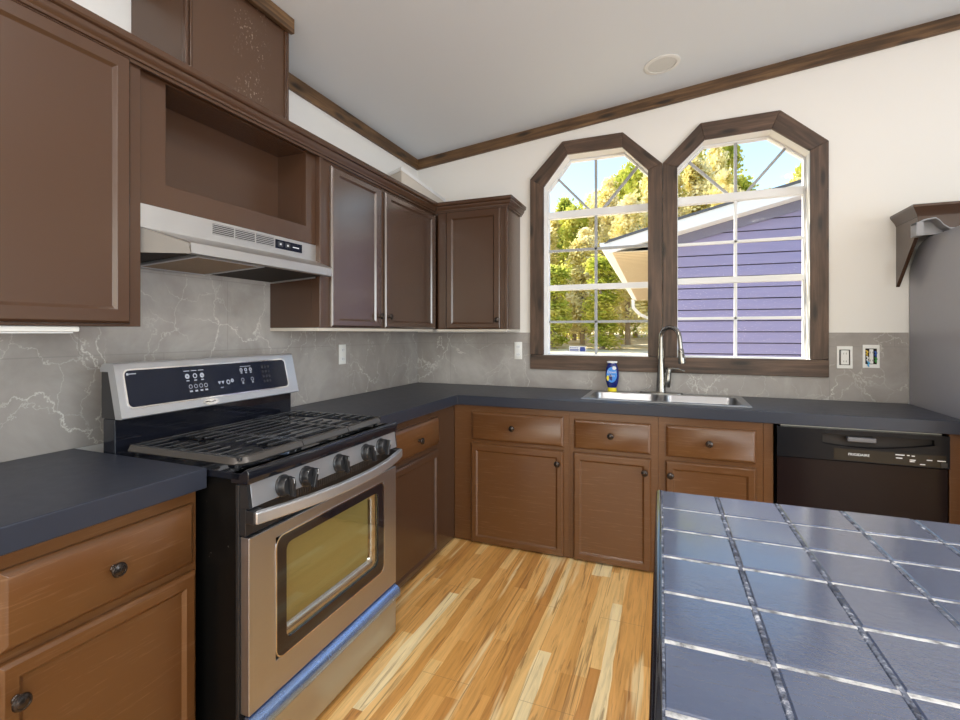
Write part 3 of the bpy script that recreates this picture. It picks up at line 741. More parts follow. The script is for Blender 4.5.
# burners and grates
for (x_, y_, r) in ((.14, -.27, .040), (.41, -.27, .050), (.275, 0, .055), (.14, .27, .034), (.41, .27, .046)):
    bn = rp('burner', B().lathe([(r + .02, .9185), (r + .018, .922), (r, .924), (r, .932), (r - .004, .934)], (x_, y_, 0)), IRON)
    rp('burner_cap', B().lathe([(r - .002, .9345), (r + .002, .937), (r, .941), (r - .01, .943)], (x_, y_, 0)), BLACKPL, bn)
gz = .952
def arc(cx_, cy_, r, a0, a1, n=6): return [(cx_ + r * math.cos(math.radians(a0 + (a1 - a0) * q_ / n)), cy_ + r * math.sin(math.radians(a0 + (a1 - a0) * q_ / n))) for q_ in range(n + 1)]
for gi, (ya, yb) in enumerate(((-.386, -.132), (-.128, .122), (.126, .374))):
    g = B(); xa, xb = .045, .496
    for y_ in (ya + .006, yb - .006): g.bar([(xa, y_, gz - .004), (xb + .01, y_, gz - .004)], .010, .012)
    g.bar([(xa, ya, gz - .004), (xa, yb, gz - .004)], .010, .012)
    g.bar([((xa + xb) / 2, ya, gz - .001), ((xa + xb) / 2, yb, gz - .001)], .010, .009)
    for x_ in (.088, .134, .180, .226, .320, .366, .412, .458):
        for (s0, s1) in (((ya, ya + .095), (yb - .095, yb)) if gi != 1 else ((ya, yb),)):
            g.bar([(x_, s0, gz), (x_, s1, gz)], .0085, .0065)
    for y_ in (ya + .014, yb - .014):
        for x_ in (xa + .01, xb - .01): g.box(x_ - .007, x_ + .007, y_ - .007, y_ + .007, .9185, gz - .007)
    gr = rp('grate', g, IRON, bevel=.0018)
    sec = [(-.010, .001), (.004, .0), (.013, -.016), (.009, -.020), (-.010, -.008)]     # rim section: outward offset, height
    if gi == 0: pth = [(xa, ya)] + arc(xb - .03, ya + .042, .042, -90, 0) + [(xb + .012, yb)]
    elif gi == 1: pth = [(xb + .012, ya), (xb + .012, yb)]
    else: pth = [(xb + .012, ya)] + arc(xb - .03, yb - .042, .042, 0, 90) + [(xa, yb)]
    lp_ = []
    for q_, (x_, y_) in enumerate(pth):
        a_ = V((*pth[max(q_ - 1, 0)], 0)); e_ = V((*pth[min(q_ + 1, len(pth) - 1)], 0)); d_ = (e_ - a_).normalized(); nn = V((d_.y, -d_.x, 0))
        lp_.append([V((x_, y_, gz)) + nn * o_ + V((0, 0, h_)) for o_, h_ in sec])
    rp('grate_rim', B().loops(lp_), IRON_EDGE, gr, angle=25)
# control strip, knobs, vent
rp('control_strip', B().prism([(.530, -HW + .016, .820), (.5655, -HW + .016, .820), (.5560, -HW + .016, .8865), (.530, -HW + .016, .8865)], (0, 2 * HW - .022, 0)), STEEL_L, bevel=.002)
for ya in (-HW + .003, HW - .006): rp('strip_end', B().prism([(.530, ya, .820), (.5660, ya, .820), (.5565, ya, .8865), (.530, ya, .8865)], (0, .0125 if ya < 0 else .004, 0)), BLACKPL)
for y_ in (-.272, -.168, .005, .176, .284):
    kb = rp('burner_knob', B().lathe([(.0335, 0), (.0335, .004), (.030, .007), (.028, .026), (.0255, .029), (0, .0295)], (.5605, y_, .8475), (1, 0, .14), 28), BLACKPL)
    ang = random.choice((-.25, .1, .2))
    g = B(); c_, s_ = math.cos(ang), math.sin(ang)
    q = [(-.0065, -.030), (.0065, -.030), (.0065, .030), (-.0065, .030)]
    g.prism([(.590, y_ + a * c_ - e * s_, .8475 + a * s_ + e * c_) for a, e in q], (.016, 0, 0))
    rp('knob_grip', g, BLACKPL, kb, bevel=.003)
    rp('knob_pointer', B().prism([(.6055, y_ + a * c_ - e * s_, .8475 + a * s_ + e * c_) for a, e in ((-.001, .012), (.001, .012), (.001, .028), (-.001, .028))], (.0012, 0, 0)), GREYMARK, kb)
vt = rp('vent_strip', B().box(.520, .552, -HW + .004, HW - .004, .740, .8195), BLACKPL, bevel=.002)
sl = B()
for q_ in range(44):
    ya = -.20 + q_ * .0115; sl.box(.5515, .5545, ya, ya + .006, .790, .813)
rp('vent_fin', sl, IRON_EDGE, vt)
# oven door with window
dys = [-.406, -.302, .304, .406]; dzs = [.234, .331, .699, .737]
dr = B().cells(dys, dzs, lambda i, j: not (i == 1 and j == 1), .530, .563)
for v in dr.bm.verts: v.co = V((v.co.z, v.co.x, v.co.y))
od = rp('oven_door', dr, STEEL_D, bevel=.003)
# black window surround, rounded, with a rounded clear middle
A_ = rrect(-.301, .303, .332, .698, .030); Bq = rrect(-.260, .262, .372, .668, .022)
rp('window_bezel', B().loops([[(.558, y_, z_) for y_, z_ in A_], [(.5645, y_, z_) for y_, z_ in A_], [(.5645, y_, z_) for y_, z_ in Bq], [(.556, y_, z_) for y_, z_ in Bq]], False, False), ENAMEL, od, angle=50)
rp('window_edge', B().loops([[(.563, y_, z_) for y_, z_ in rrect(-.305, .307, .328, .702, .033)], [(.5652, y_, z_) for y_, z_ in rrect(-.305, .307, .328, .702, .033)], [(.5652, y_, z_) for y_, z_ in A_], [(.563, y_, z_) for y_, z_ in A_]], False, False), CHROME, od)
rp('oven_glass', B().loops([[(.559, y_, z_) for y_, z_ in Bq], [(.5575, y_, z_) for y_, z_ in Bq]]), OVENGLASS, od)
rp('oven_liner', B().loops([[(.556, y_, z_) for y_, z_ in Bq], [(.5385, y_, z_) for y_, z_ in rrect(-.252, .236, .392, .662, .02)]], False, True), OLIVE, od)
I1 = rrect(-.262, .262, .370, .670, .022); I2 = rrect(-.262, .228, .398, .670, .022)
rp('inner_chrome_edge', B().loops([[(.5555, y_, z_) for y_, z_ in rrect(-.2599, .2619, .3721, .6679, .022)], [(.5545, y_, z_) for y_, z_ in rrect(-.2590, .248, .386, .6675, .02)], [(.550, y_, z_) for y_, z_ in rrect(-.258, .232, .397, .666, .02)], [(.5395, y_, z_) for y_, z_ in rrect(-.256, .222, .404, .664, .02)]], False, False), CHROME, od)
hp = []
for q_ in range(15):
    u_ = -1 + 2 * q_ / 14; hp.append((.584 + .062 * (1 - u_ * u_), u_ * .407, .797))
h = rp('handle', B().bar(hp, .020, .036), STEEL_L, od, bevel=.006, seg=3)
for ya in (-.410, .372): rp('handle_bracket', B().box(.552, .585, ya, ya + .038, .778, .816), BLACKPL, od, bevel=.003)
bd = rp('storage_drawer', B().box(.520, .563, -.404, .404, .022, .206), STEEL_D, bevel=.003)
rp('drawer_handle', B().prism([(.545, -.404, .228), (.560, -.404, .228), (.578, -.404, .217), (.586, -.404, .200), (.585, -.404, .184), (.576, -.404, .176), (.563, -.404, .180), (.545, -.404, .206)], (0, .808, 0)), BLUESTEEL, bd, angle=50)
for y_ in (-.36, .36):
    for x_ in (.02, .50): rp('foot', B().lathe([(.018, .001), (.018, .010), (.010, .012), (.010, .036)], (x_, y_, 0)), BLACKPL)

# ------------------------------------------------------------------ dishwasher
k = thing('dishwasher', 'black built-in dishwasher under the counter beside the refrigerator', 'dishwasher', (2.745, -.3, FZ))
build('tub', B().box(2.412, 3.080, -.595, -.02, FZ + .005, .838), BLACKPL, k)
build('door_panel', B().box(2.410, 3.082, -.628, -.596, .085, .690), DWBLACK, k, bevel=.004)
build('kick_plate', B().box(2.412, 3.080, -.60, -.596, FZ + .004, .080), BLACKPL, k)
xs_ = [2.408 + .676 * i / 40 for i in range(41)]
def curve(i):
    u_ = i / 40; return .804 - .042 * math.sin(math.pi * min(1, max(0, (u_ - .05) / .92))) if u_ < .97 else .804
cp = B().box(2.408, 3.084, -.640, -.597, .694, .752)
cp.box(2.408, 3.084, -.640, -.597, .822, .842)
cp.loops([[(x_, -.640, .752), (x_, -.640, curve(i)), (x_, -.625, curve(i) + .003), (x_, -.600, .752)] for i, x_ in enumerate(xs_)])
cpo = build('control_panel', cp, plain('dishwasher_panel_black', (.008, .008, .010), .24, 0, 0, .15), k, angle=30)
build('handle_recess', B().box(2.412, 3.080, -.612, -.598, .752, .822), DARKTOE, cpo)
for xa, xb in ((2.408, 2.60), (3.03, 3.084)): build('side_fill', B().box(xa, xb, -.6385, -.60, .752, .822), cpo.data.materials[0], cpo)
la = build('latch', B().box(2.700, 2.815, -.642, -.612, .789, .812), plain('dark_grey_grip', (.11, .11, .12), .35), cpo, bevel=.005); la['label'] = 'grey latch grip'
bp = build('label_strip', B().box(2.645, 3.07, -.6415, -.6398, .699, .753), plain('bronze_black_gloss', (.014, .010, .006), .25, 0, 0, .3), cpo)
text('brand_lettering', 'FRIGIDAIRE', .0165, (2.745, -.6419, .729), (1, 0, 0), (0, 0, 1), GREYMARK, cpo)
for x_, z_, wd in ((2.885, .742, .034), (2.928, .742, .010), (2.945, .741, .012), (2.887, .727, .024), (2.938, .722, .022), (2.938, .715, .018), (2.975, .705, .02), (3.000, .727, .020), (3.038, .727, .030)):
    build('button_marking', B().box(x_, x_ + wd, -.6420, -.6412, z_, z_ + .004), GREYMARK, cpo)
build('power_button', B().box(3.050, 3.074, -.6445, -.6400, .700, .722), BLACKPL, cpo, bevel=.002)
tag(build('filler_strip', B().box(2.43, 3.07, -.60, -.57, .8425, .8515), RAWEDGE), 'raw wooden strip in the gap above the dishwasher', 'strip')

# ------------------------------------------------------------------ sink, faucet, bottle
def rr(x0, x1, y0, y1, z, r, n=6):
    out = []
    for cx_, cy_, a0 in ((x1 - r, y1 - r, 0), (x0 + r, y1 - r, 90), (x0 + r, y0 + r, 180), (x1 - r, y0 + r, 270)):
        for q_ in range(n + 1):
            a = math.radians(a0 + 90 * q_ / n); out.append((cx_ + r * math.cos(a), cy_ + r * math.sin(a), z))
    return out
k = thing('kitchen_sink', 'double-bowl stainless steel drop-in sink below the windows', 'sink', (1.85, -.28, .914))
bk = None
for nm, (ox0, ox1, bx0, bx1) in {'l': (1.404, 1.8495, 1.440, 1.832), 'r': (1.8495, 2.314, 1.867, 2.272)}.items():
    lx = [rr(ox0, ox1, -.522, -.048, .9145, .004), rr(ox0, ox1, -.522, -.048, .9175, .004), rr(ox0 + .003, ox1 - (.0 if nm == 'l' else .003), -.519, -.051, .9185, .004),
          rr(bx0 - .004, bx1 + .004, -.484, -.130, .9185, .050), rr(bx0, bx1, -.480, -.134, .914, .048), rr(bx0 + .006, bx1 - .006, -.474, -.140, .80, .05), rr(bx0 + .02, bx1 - .02, -.46, -.155, .755, .06), rr(bx0 + .06, bx1 - .06, -.42, -.195, .745, .06)]
    bo = build('sink_bowl', B().loops(lx, False, True), SINKSTEEL, k, angle=40)
    cxx = (bx0 + bx1) / 2
    build('drain', B().lathe([(.045, .7455), (.045, .748), (.035, .748), (.032, .746)], (cxx, -.31, 0)), CHROME, bo)
k = thing('faucet', 'brushed nickel gooseneck pull-down faucet behind the sink', 'faucet', (1.848, -.085, .9185))
build('deck_plate', B().loops([[(1.848 + a * math.cos(2 * math.pi * q_ / 28), -.090 + c_ * math.sin(2 * math.pi * q_ / 28), z_) for q_ in range(28)] for a, c_, z_ in ((.132, .033, .9190), (.132, .033, .924), (.126, .028, .928))]), NICKEL, k)
build('body', B().lathe([(.034, .928), (.031, .94), (.0275, 1.00), (.022, 1.10), (.0165, 1.20), (.015, 1.215)], (1.848, -.085, 0), n=28), NICKEL, k)
dv = V((.62, -.40, 0)).normalized(); pts = [V((1.848, -.085, 1.215)), V((1.848, -.085, 1.26))]
Rr = .066
for q_ in range(0, 15):
    a = math.pi - (math.pi * .97) * q_ / 14
    pts.append(V((1.848, -.085, 1.283)) + dv * (Rr + Rr * math.cos(a)) + V((0, 0, Rr * math.sin(a))))
end = pts[-1]
pts.append(end + V((0, 0, -.03)) + dv * .004); pts.append(end + V((0, 0, -.075)) + dv * .008)
build('spout', B().tube(pts, .0135, 14), NICKEL, k, angle=60)
hd = pts[-1]; dn = (V((0, 0, -1)) + dv * .10).normalized()
sh = build('spray_head', B().lathe([(.014, 0), (.018, .006), (.0195, .03), (.023, .075), (.022, .092), (.018, .096)], hd, dn, 22), NICKEL, k)
build('spray_button', B().box(hd.x + .010, hd.x + .020, hd.y - .024, hd.y - .012, hd.z - .055, hd.z - .03), BLACKPL, sh, bevel=.002)
hl = build('handle', B().lathe([(.016, 0), (.021, .01), (.019, .06), (.017, .095), (.019, .112), (.017, .124), (.008, .130)], (1.884, -.098, .962), (.10, 0, 1), 20), NICKEL, k, angle=50)
build('lever', B().tube([(1.894, -.100, 1.078), (1.920, -.108, 1.084), (1.950, -.118, 1.082), (1.992, -.130, 1.070)], [.013, .010, .008, .006], 12), NICKEL, hl, angle=60)
# bottle (stands on its cap)
k = thing('dish_soap_bottle', 'blue dish soap bottle standing on its yellow cap behind the sink', 'bottle', (1.540, -.088, .9185))
def ov(a, c_, z_, n=28): return [(1.540 + a * math.cos(2 * math.pi * q_ / n), -.088 + c_ * math.sin(2 * math.pi * q_ / n), z_) for q_ in range(n)]
NAVY = plain('dark_blue_soap', (.008, .018, .16), .15, 0, .6)
LABEL = plain('blue_label', (.03, .25, .75), .35)
YEL = plain('yellow_cap', (.85, .70, .03), .35)
build('body', B().loops([ov(.027, .020, .9445), ov(.032, .022, .955), ov(.041, .026, .985), ov(.0445, .027, 1.02), ov(.043, .026, 1.055), ov(.036, .023, 1.085), ov(.029, .020, 1.105), ov(.027, .018, 1.112)]), NAVY, k, angle=60)
build('cap', B().loops([ov(.029, .021, .9190), ov(.030, .022, .9215), ov(.029, .021, .943), ov(.026, .019, .9455)]), YEL, k)
build('clear_base', B().loops([ov(.033, .021, 1.1115), ov(.034, .022, 1.118), ov(.033, .021, 1.122)]), VINYL, k)
def ell(cx_, cz_, a, c_, y_, n=28): return [(cx_ + a * math.cos(2 * math.pi * q_ / n), y_ + .55 * (a * math.cos(2 * math.pi * q_ / n) / .0445) ** 2 * .02, cz_ + c_ * math.sin(2 * math.pi * q_ / n)) for q_ in range(n)]
lb = build('label', B().loops([ell(1.540, 1.032, .034, .052, -.1145), ell(1.540, 1.032, .034, .052, -.1165)]), LABEL, k)
text('label_lettering', 'Dawn', .024, (1.540, -.1172, 1.050), (1, 0, 0), (0, 0, 1), GREYMARK, lb, .0003)
text('label_lettering', 'Ultra', .018, (1.542, -.1172, 1.026), (1, 0, 0), (0, 0, 1), GREYMARK, lb, .0003)
build('label_yellow_mark', B().loops([ell(1.515, 1.010, .008, .018, -.1166), ell(1.515, 1.010, .008, .018, -.1172)]), YEL, lb)
build('label_white_mark', B().loops([ell(1.556, 1.078, .013, .012, -.1130), ell(1.556, 1.078, .013, .012, -.1165)]), GREYMARK, lb)
tag(build('paper_scrap', B().loops([[(1.700, -.050, .9200), (1.706, -.030, .9200)], [(1.735, -.052, .928), (1.741, -.032, .926)], [(1.765, -.056, .945), (1.771, -.038, .942)], [(1.782, -.060, .966), (1.788, -.044, .962)]], False, False, False), WHITEPL), 'white curled scrap of paper left of the faucet', 'paper')
bpy.data.objects['paper_scrap'].modifiers.new('solid', 'SOLIDIFY').thickness = .001

# ------------------------------------------------------------------ outlets
def plate(label, o, U, Nn, w_, h_, covered=True):
    o = V(o); U = V(U); Nn = V(Nn); Z = V(UZ)
    k_ = thing('wall_outlet', label, 'outlet', o, 0, 'electrical outlets along the backsplash')
    Pq = lambda a, c_, d: o + U * a + Z * c_ + Nn * d
    build('cover_plate', B().rings(o - U * w_ / 2 - Z * h_ / 2, U, UZ, Nn, w_, h_, [(0, 0), (0, .004), (.003, .006)]), WHITEPL, k_)
    for zc in (.028, -.028):
        rc = build('receptacle', B().loops([[Pq(.017 * math.cos(2 * math.pi * q_ / 20), zc + .014 * math.sin(2 * math.pi * q_ / 20), d) for q_ in range(20)] for d in (.0062, .008)], False, True), VINYL, k_)
        build('slot', B().loops([[Pq(a + s_, zc + c_, .0084) for a, c_ in ((-.001, -.005), (.001, -.005), (.001, .005), (-.001, .005))] for s_ in (-.007,)], False, True).loops([[Pq(a + s_, zc + c_, .0084) for a, c_ in ((-.001, -.005), (.001, -.005), (.001, .005), (-.001, .005))] for s_ in (.007,)], False, True), BLACKPL, rc)
    return k_
plate('covered white wall outlet on the left wall between range and corner', (.0085, -.995, 1.180), (0, 1, 0), NX, .066, .122)
plate('covered white wall outlet under the small corner cabinet beside the window', (.856, -.0085, 1.182), (1, 0, 0), NY, .058, .128)
WIRES = [plain('wire_yellow', (.75, .5, .03), .4), plain('wire_blue', (.03, .12, .5), .4), plain('wire_green', (.05, .35, .06), .4), plain('wire_white', (.8, .8, .8), .4), plain('wire_cyan', (.1, .45, .8), .4)]
def open_box(label, cx_, cz_, w_, h_, wires):
    k_ = thing('wall_outlet', label, 'outlet', (cx_, -.0085, cz_), 0, 'electrical outlets along the backsplash')
    xs_ = [cx_ - w_ / 2, cx_ - w_ * .34, cx_ + w_ * .34, cx_ + w_ / 2]; zs_ = [cz_ - h_ / 2, cz_ - h_ * .34, cz_ + h_ * .34, cz_ + h_ / 2]
    b_ = B().cells(xs_, zs_, lambda i, j: not (i == 1 and j == 1), .0085, .014)
    for v in b_.bm.verts: v.co = V((v.co.x, -v.co.z, v.co.y))
    build('cover_plate', b_, WHITEPL, k_, bevel=.002)
    build('box_opening', B().box(xs_[1] + .0005, xs_[2] - .0005, -.0100, -.0086, zs_[1] + .0005, zs_[2] - .0005), DARKTOE, k_)
    ww = w_ * (.26 if not wires else .12)
    rc = build('receptacle', B().box(cx_ - ww, cx_ + ww, -.0175, -.0101, cz_ - h_ * .315, cz_ + h_ * .315), WHITEPL, k_, bevel=.003)
    build('slot', B().box(cx_ - .007, cx_ - .005, -.0179, -.0172, cz_ + .018, cz_ + .028).box(cx_ + .005, cx_ + .007, -.0179, -.0172, cz_ + .018, cz_ + .028).box(cx_ - .007, cx_ - .005, -.0179, -.0172, cz_ - .028, cz_ - .018).box(cx_ + .005, cx_ + .007, -.0179, -.0172, cz_ - .028, cz_ - .018), BLACKPL, rc)
    if wires:
        for (dx_, dz_, mi) in ((-.021, .020, 0), (.020, .015, 1), (.021, -.020, 2), (-.018, -.014, 3), (-.014, -.044, 4)):
            p = V((cx_ + dx_, -.013, cz_ + dz_))
            build('wire', B().tube([p + V((-.004, 0, .014)), p + V((.004, -.004, .005)), p + V((-.003, -.005, -.005)), p + V((.003, 0, -.014))], .0045, 8), WIRES[mi], k_)
open_box('uncovered outlet with dark gaps around it, right of the window casing', 2.856, 1.170, .077, .132, False)
open_box('uncovered outlet with coloured wires showing, nearest the refrigerator', 2.982, 1.178, .080, .134, True)

# ------------------------------------------------------------------ refrigerator and cabinet above
k = thing('refrigerator', 'tall grey refrigerator seen from its side at the right edge', 'refrigerator', (3.6, -.42, FZ))
pf = [(-.010, FZ + .02), (-.010, 1.66), (-.035, 1.70), (-.115, 1.785), (-.19, 1.812), (-.24, 1.816), (-.84, 1.816), (-.84, FZ + .02)]
build('body', B().prism([(3.157, y_, z_) for y_, z_ in pf], (.90, 0, 0)), FRIDGE, k, bevel=.004)
build('door', B().box(3.157, 4.057, -.90, -.845, FZ + .06, 1.10), FRIDGE, k, bevel=.01)
build('door', B().box(3.157, 4.057, -.90, -.845, 1.11, 1.812), FRIDGE, k, bevel=.01)
build('base_grille', B().box(3.17, 4.04, -.86, -.842, FZ + .0, FZ + .055), BLACKPL, k)
prb = [(3.085, 1.884), (3.105, 1.890), (3.135, 1.893), (3.150, 1.880), (3.165, 1.858), (3.188, 1.838), (3.23, 1.834)]
br = build('top_bracket', B().loops([[V((x_, -.300, z_)), V((x_, -.375, z_)), V((x_, -.375, z_ - .006)), V((x_, -.300, z_ - .006))] for x_, z_ in [(3.060, 1.872)] + prb]).loops([[V((x_, -.302, z_ - .005)), V((x_, -.302, 1.8175)), V((x_, -.308, 1.8175)), V((x_, -.308, z_ - .005))] for x_, z_ in [(3.086, 1.884)] + prb[1:6]]).box(3.060, 3.088, -.372, -.304, 1.806, 1.874), GREYPL, k, angle=40)
br['label'] = 'pale grey curved plastic cover'
k = thing('fridge_cabinet', 'brown cabinet over the refrigerator with angled side panel and crown', 'cabinet', (3.6, -.13, 1.84))
build('body', B().box(3.118, 4.08, -.268, -.001, 1.900, 1.950), BROWN, k, bevel=.002)
build('front_panel', B().box(3.118, 4.08, -.272, -.255, 1.830, 1.935), BROWN, k, bevel=.002)
build('side_panel', B().prism([(3.100, -.001, 1.575), (3.100, -.001, 1.945), (3.100, -.272, 1.945), (3.100, -.272, 1.845), (3.100, -.240, 1.820)], (.018, 0, 0)), BROWN, k, bevel=.0015)
path = [(3.102, -.002), (3.102, -.270), (4.08, -.270)]
prof = [(-.004, 1.945), (-.004, 1.921), (.004, 1.921), (.007, 1.932), (.014, 1.944), (.024, 1.960), (.030, 1.968), (.030, 1.981), (-.004, 1.981)]
lps = []
for i, p in enumerate(path):
    p = V((*p, 0)); ds = []
    if i > 0: ds.append((p - V((*path[i - 1], 0))).normalized())
    if i < len(path) - 1: ds.append((V((*path[i + 1], 0)) - p).normalized())
    ns = [V((d.y, -d.x, 0)) for d in ds]; m_ = sum(ns, V()); m_ = m_ / m_.dot(ns[0])
    lps.append([p + m_ * o_ + V((0, 0, z_)) for o_, z_ in prof])
build('crown', B().loops(lps), BROWN, k, angle=25)

# ------------------------------------------------------------------ island
k = thing('kitchen_island', 'kitchen island with black tiled top, sky and window glare coloured into tiles and grout', 'island', (2.4, -2.7, FZ))
px_, py_ = .1262, .1312; nx_, ny_ = 8, 8; X0, Y0 = 1.894, -2.190; ztop = .914
shear = lambda p: V((p.x - .0216 * (p.y - Y0), p.y, p.z))
XE, YE = X0 + nx_ * px_ - .01, Y0 - ny_ * py_
tl = B()
for i in range(nx_):
    for j in range(ny_):
        xa, xb = X0 + i * px_ + (.0034 if i else .002), X0 + (i + 1) * px_ - .0034
        yb, ya = Y0 - j * py_ - (.0045 if j else .002), Y0 - (j + 1) * py_ + .0045
        dz = random.uniform(-.0006, .0006)
        tl.loops([[(xa, ya, ztop - .006), (xb, ya, ztop - .006), (xb, yb, ztop - .006), (xa, yb, ztop - .006)], [(xa, ya, ztop - .0025 + dz), (xb, ya, ztop - .0025 + dz), (xb, yb, ztop - .0025 + dz), (xa, yb, ztop - .0025 + dz)],
                  [(xa + .0025, ya + .0025, ztop + dz), (xb - .0025, ya + .0025, ztop + dz), (xb - .0025, yb - .0025, ztop + dz), (xa + .0025, yb - .0025, ztop + dz)]], False, True)
build('tile_top', tl, TILE, k, xf=shear, angle=20)
g1 = B()
for j in range(1, ny_): g1.box(X0, XE, Y0 - j * py_ - .0046, Y0 - j * py_ + .0046, ztop - .008, ztop - .0012)
build('cross_grout', g1, GROUT_GLARE, k, xf=shear, bevel=.002)
g2 = B()
for i in range(1, nx_): g2.box(X0 + i * px_ - .0038, X0 + i * px_ + .0038, YE, Y0, ztop - .008, ztop - .0006)
build('long_grout', g2, GROUT_DARK, k, xf=shear, bevel=.002)
build('edge_tile', B().prism([(X0 - .013, Y0, ztop - .05), (X0 - .013, Y0, ztop - .006), (X0 - .009, Y0, ztop - .0015), (X0 - .002, Y0, ztop), (X0 + .001, Y0, ztop - .001), (X0 + .001, Y0, ztop - .05)], (0, YE - Y0, 0)), ENAMEL, k, xf=shear, angle=60)
build('edge_grout', B().box(X0 - .0015, X0 + .0035, YE, Y0, ztop - .02, ztop - .0008), GROUT_DARK, k, xf=shear)
build('top_board', B().box(X0 - .011, XE, YE, Y0, ztop - .055, ztop - .0062), BLACKPL, k, xf=shear)
build('cabinet_base', B().box(X0 + .010, XE - .03, YE + .03, Y0 - .03, FZ, ztop - .056), BLACKPL, k, xf=shear, bevel=.003)

# ------------------------------------------------------------------ recessed ceiling light
nrm = V((.104, 0, -1)).normalized()
lc = V((1.860, -.405, CZ(1.860)))
k = thing('recessed_light', 'round unlit recessed ceiling light above the arched windows', 'ceiling light', lc, 0, 'recessed ceiling lights')
build('trim_ring', B().lathe([(.103, -.0005), (.103, .004), (.094, .008), (.080, .006), (.080, -.0005)], lc, nrm, 36), plain('fixture_white', (.72, .72, .70), .5), k)
build('lens', B().lathe([(.080, .0005), (.078, .003), (.05, .0055), (0, .006)], lc, nrm, 36), plain('frosted_lens', (.60, .60, .58), .45), k)

# unseen recessed lights added further into the room to brighten it from above
FILL_LENS = bpy.data.materials.new('added_lamp_lens'); FILL_LENS.use_nodes = True
FILL_LENS.node_tree.nodes['Principled BSDF'].inputs['Emission Color'].default_value = (1, .93, .82, 1); FILL_LENS.node_tree.nodes['Principled BSDF'].inputs['Emission Strength'].default_value = 6
LW = plain('fixture_ring_white', (.75, .75, .73), .5)
for (lx_, ly_), lab in (((1.35, -2.75), 'added unseen fill lamp over the left aisle beside the range'), ((3.1, -2.45), 'added unseen fill lamp over the island, nearest the refrigerator'), ((1.35, -4.75), 'added unseen fill lamp in the left rear of the room'), ((3.1, -4.75), 'added unseen fill lamp in the right rear of the room')):
    lc = V((lx_, ly_, CZ(lx_)))
    k = thing('recessed_light', lab, 'ceiling light', lc, 0, 'recessed ceiling lights')
    build('trim_ring', B().lathe([(.123, -.0005), (.123, .004), (.114, .008), (.100, .006), (.100, -.0005)], lc, nrm, 36), LW, k)
    build('lens', B().lathe([(.100, .0005), (.098, .003), (.05, .0055), (0, .006)], lc, nrm, 36), FILL_LENS, k)
    d = bpy.data.lights.new('added_fill_lamp', 'AREA'); d.shape = 'DISK'; d.size = .20; d.energy = 15; d.color = (1, .975, .94)
    o = bpy.data.objects.new('added_fill_lamp', d); C.objects.link(o); o.location = lc + nrm * .012
    o.rotation_euler = nrm.to_track_quat('-Z', 'Y').to_euler()

# -- sticker on the left window pane
k = thing('window_sticker', 'small white security sticker with blue emblem on left window pane', 'sticker', (1.267, .136, 1.193))
build('sheet', B().box(1.205, 1.330, .1362, .1376, 1.170, 1.216), GREYMARK, k)
BLUEMK = plain('blue_print', (.03, .06, .28), .5)
for q_ in range(4): build('print', B().box(1.211 + q_ * .016, 1.224 + q_ * .016, .1355, .1362, 1.200, 1.205), BLUEMK, k)
build('print', B().box(1.211, 1.275, .1355, .1362, 1.182, 1.192), BLUEMK, k)
build('emblem', B().prism([(1.283, .1355, 1.183), (1.290, .1355, 1.177), (1.322, .1355, 1.177), (1.326, .1355, 1.190), (1.319, .1355, 1.210), (1.288, .1355, 1.210)], (0, .0007, 0)), BLUEMK, k)

# ------------------------------------------------------------------ outdoors
gb = B(); nx2, ny2 = 30, 30
vv = [[gb.bm.verts.new((-40 + 80 * i / nx2, .18 + 75 * (j / ny2) ** 1.5, -.75 + .052 * 75 * (j / ny2) ** 1.5)) for j in range(ny2 + 1)] for i in range(nx2 + 1)]
for i in range(nx2):
    for j in range(ny2): gb.bm.faces.new((vv[i][j], vv[i + 1][j], vv[i + 1][j + 1], vv[i][j + 1]))
go = build('ground', gb, GROUND); go['kind'] = 'structure'

# neighbouring shed
k = thing('neighbour_house', 'lilac-sided neighbouring house with white fascia outside the right window', 'house', (1.8, 3.3, -.6), math.radians(2.0))
Hx = lambda p: p
rz = lambda x: 2.50 + .252 * (x - 1.16) - .02 * max(0, 1.9 - x)   # roof top along the rake
hw0, hw1, hy = 1.80, 9.0, 3.32
sd_ = B(); z_ = -.6
while z_ < 4.3:
    za, zb = z_, z_ + .1375
    x_left = max(hw0, 1.16 + (zb - 2.33) / .252) if zb > 2.45 else hw0
    if x_left < hw1:
        xa = max(hw0, 1.16 + (za - 2.33) / .252) if za > 2.45 else hw0
        sd_.loops([[(xa, hy - .002, za + .006), (hw1, hy - .002, za + .006)], [(xa, hy - .030, za + .006), (hw1, hy - .030, za + .006)], [(xa, hy - .026, za + .06), (hw1, hy - .026, za + .06)], [(x_left, hy - .016, zb - .006), (hw1, hy - .016, zb - .006)]], False, False, False)
    z_ += .1375
RotH = Matrix.Translation(V((1.16, 3.0, 0))) @ Matrix.Rotation(math.radians(2.0), 4, 'Z') @ Matrix.Translation(V((-1.16, -3.0, 0)))
HR = lambda p: RotH @ p
build('gable_siding', sd_, SIDING, k, xf=HR, smooth=False)
build('house_wall', B().prism([(hw0, hy, -.7), (hw1, hy, -.7), (hw1, hy, rz(hw1) - .15), (hw0, hy, rz(hw0) - .17)], (0, 9.6, 0)), SHADOW_BACKING, k, xf=HR, smooth=False)
build('corner_post', B().box(hw0 - .03, hw0 + .09, hy - .03, hy + .08, -.7, rz(hw0) - .18), FASCIA, k, xf=HR)
xs2 = [1.16, 1.9, 9.2]
build('roof', B().prism([(1.10, 2.97, rz(1.10) - .012)] + [(x, 2.97, rz(x) + .02) for x in xs2] + [(9.2, 2.97, rz(9.2) - .012)] + [(x, 2.97, rz(x) - .012) for x in xs2[::-1]], (0, 10.2, 0)), ROOF, k, xf=HR, smooth=False)
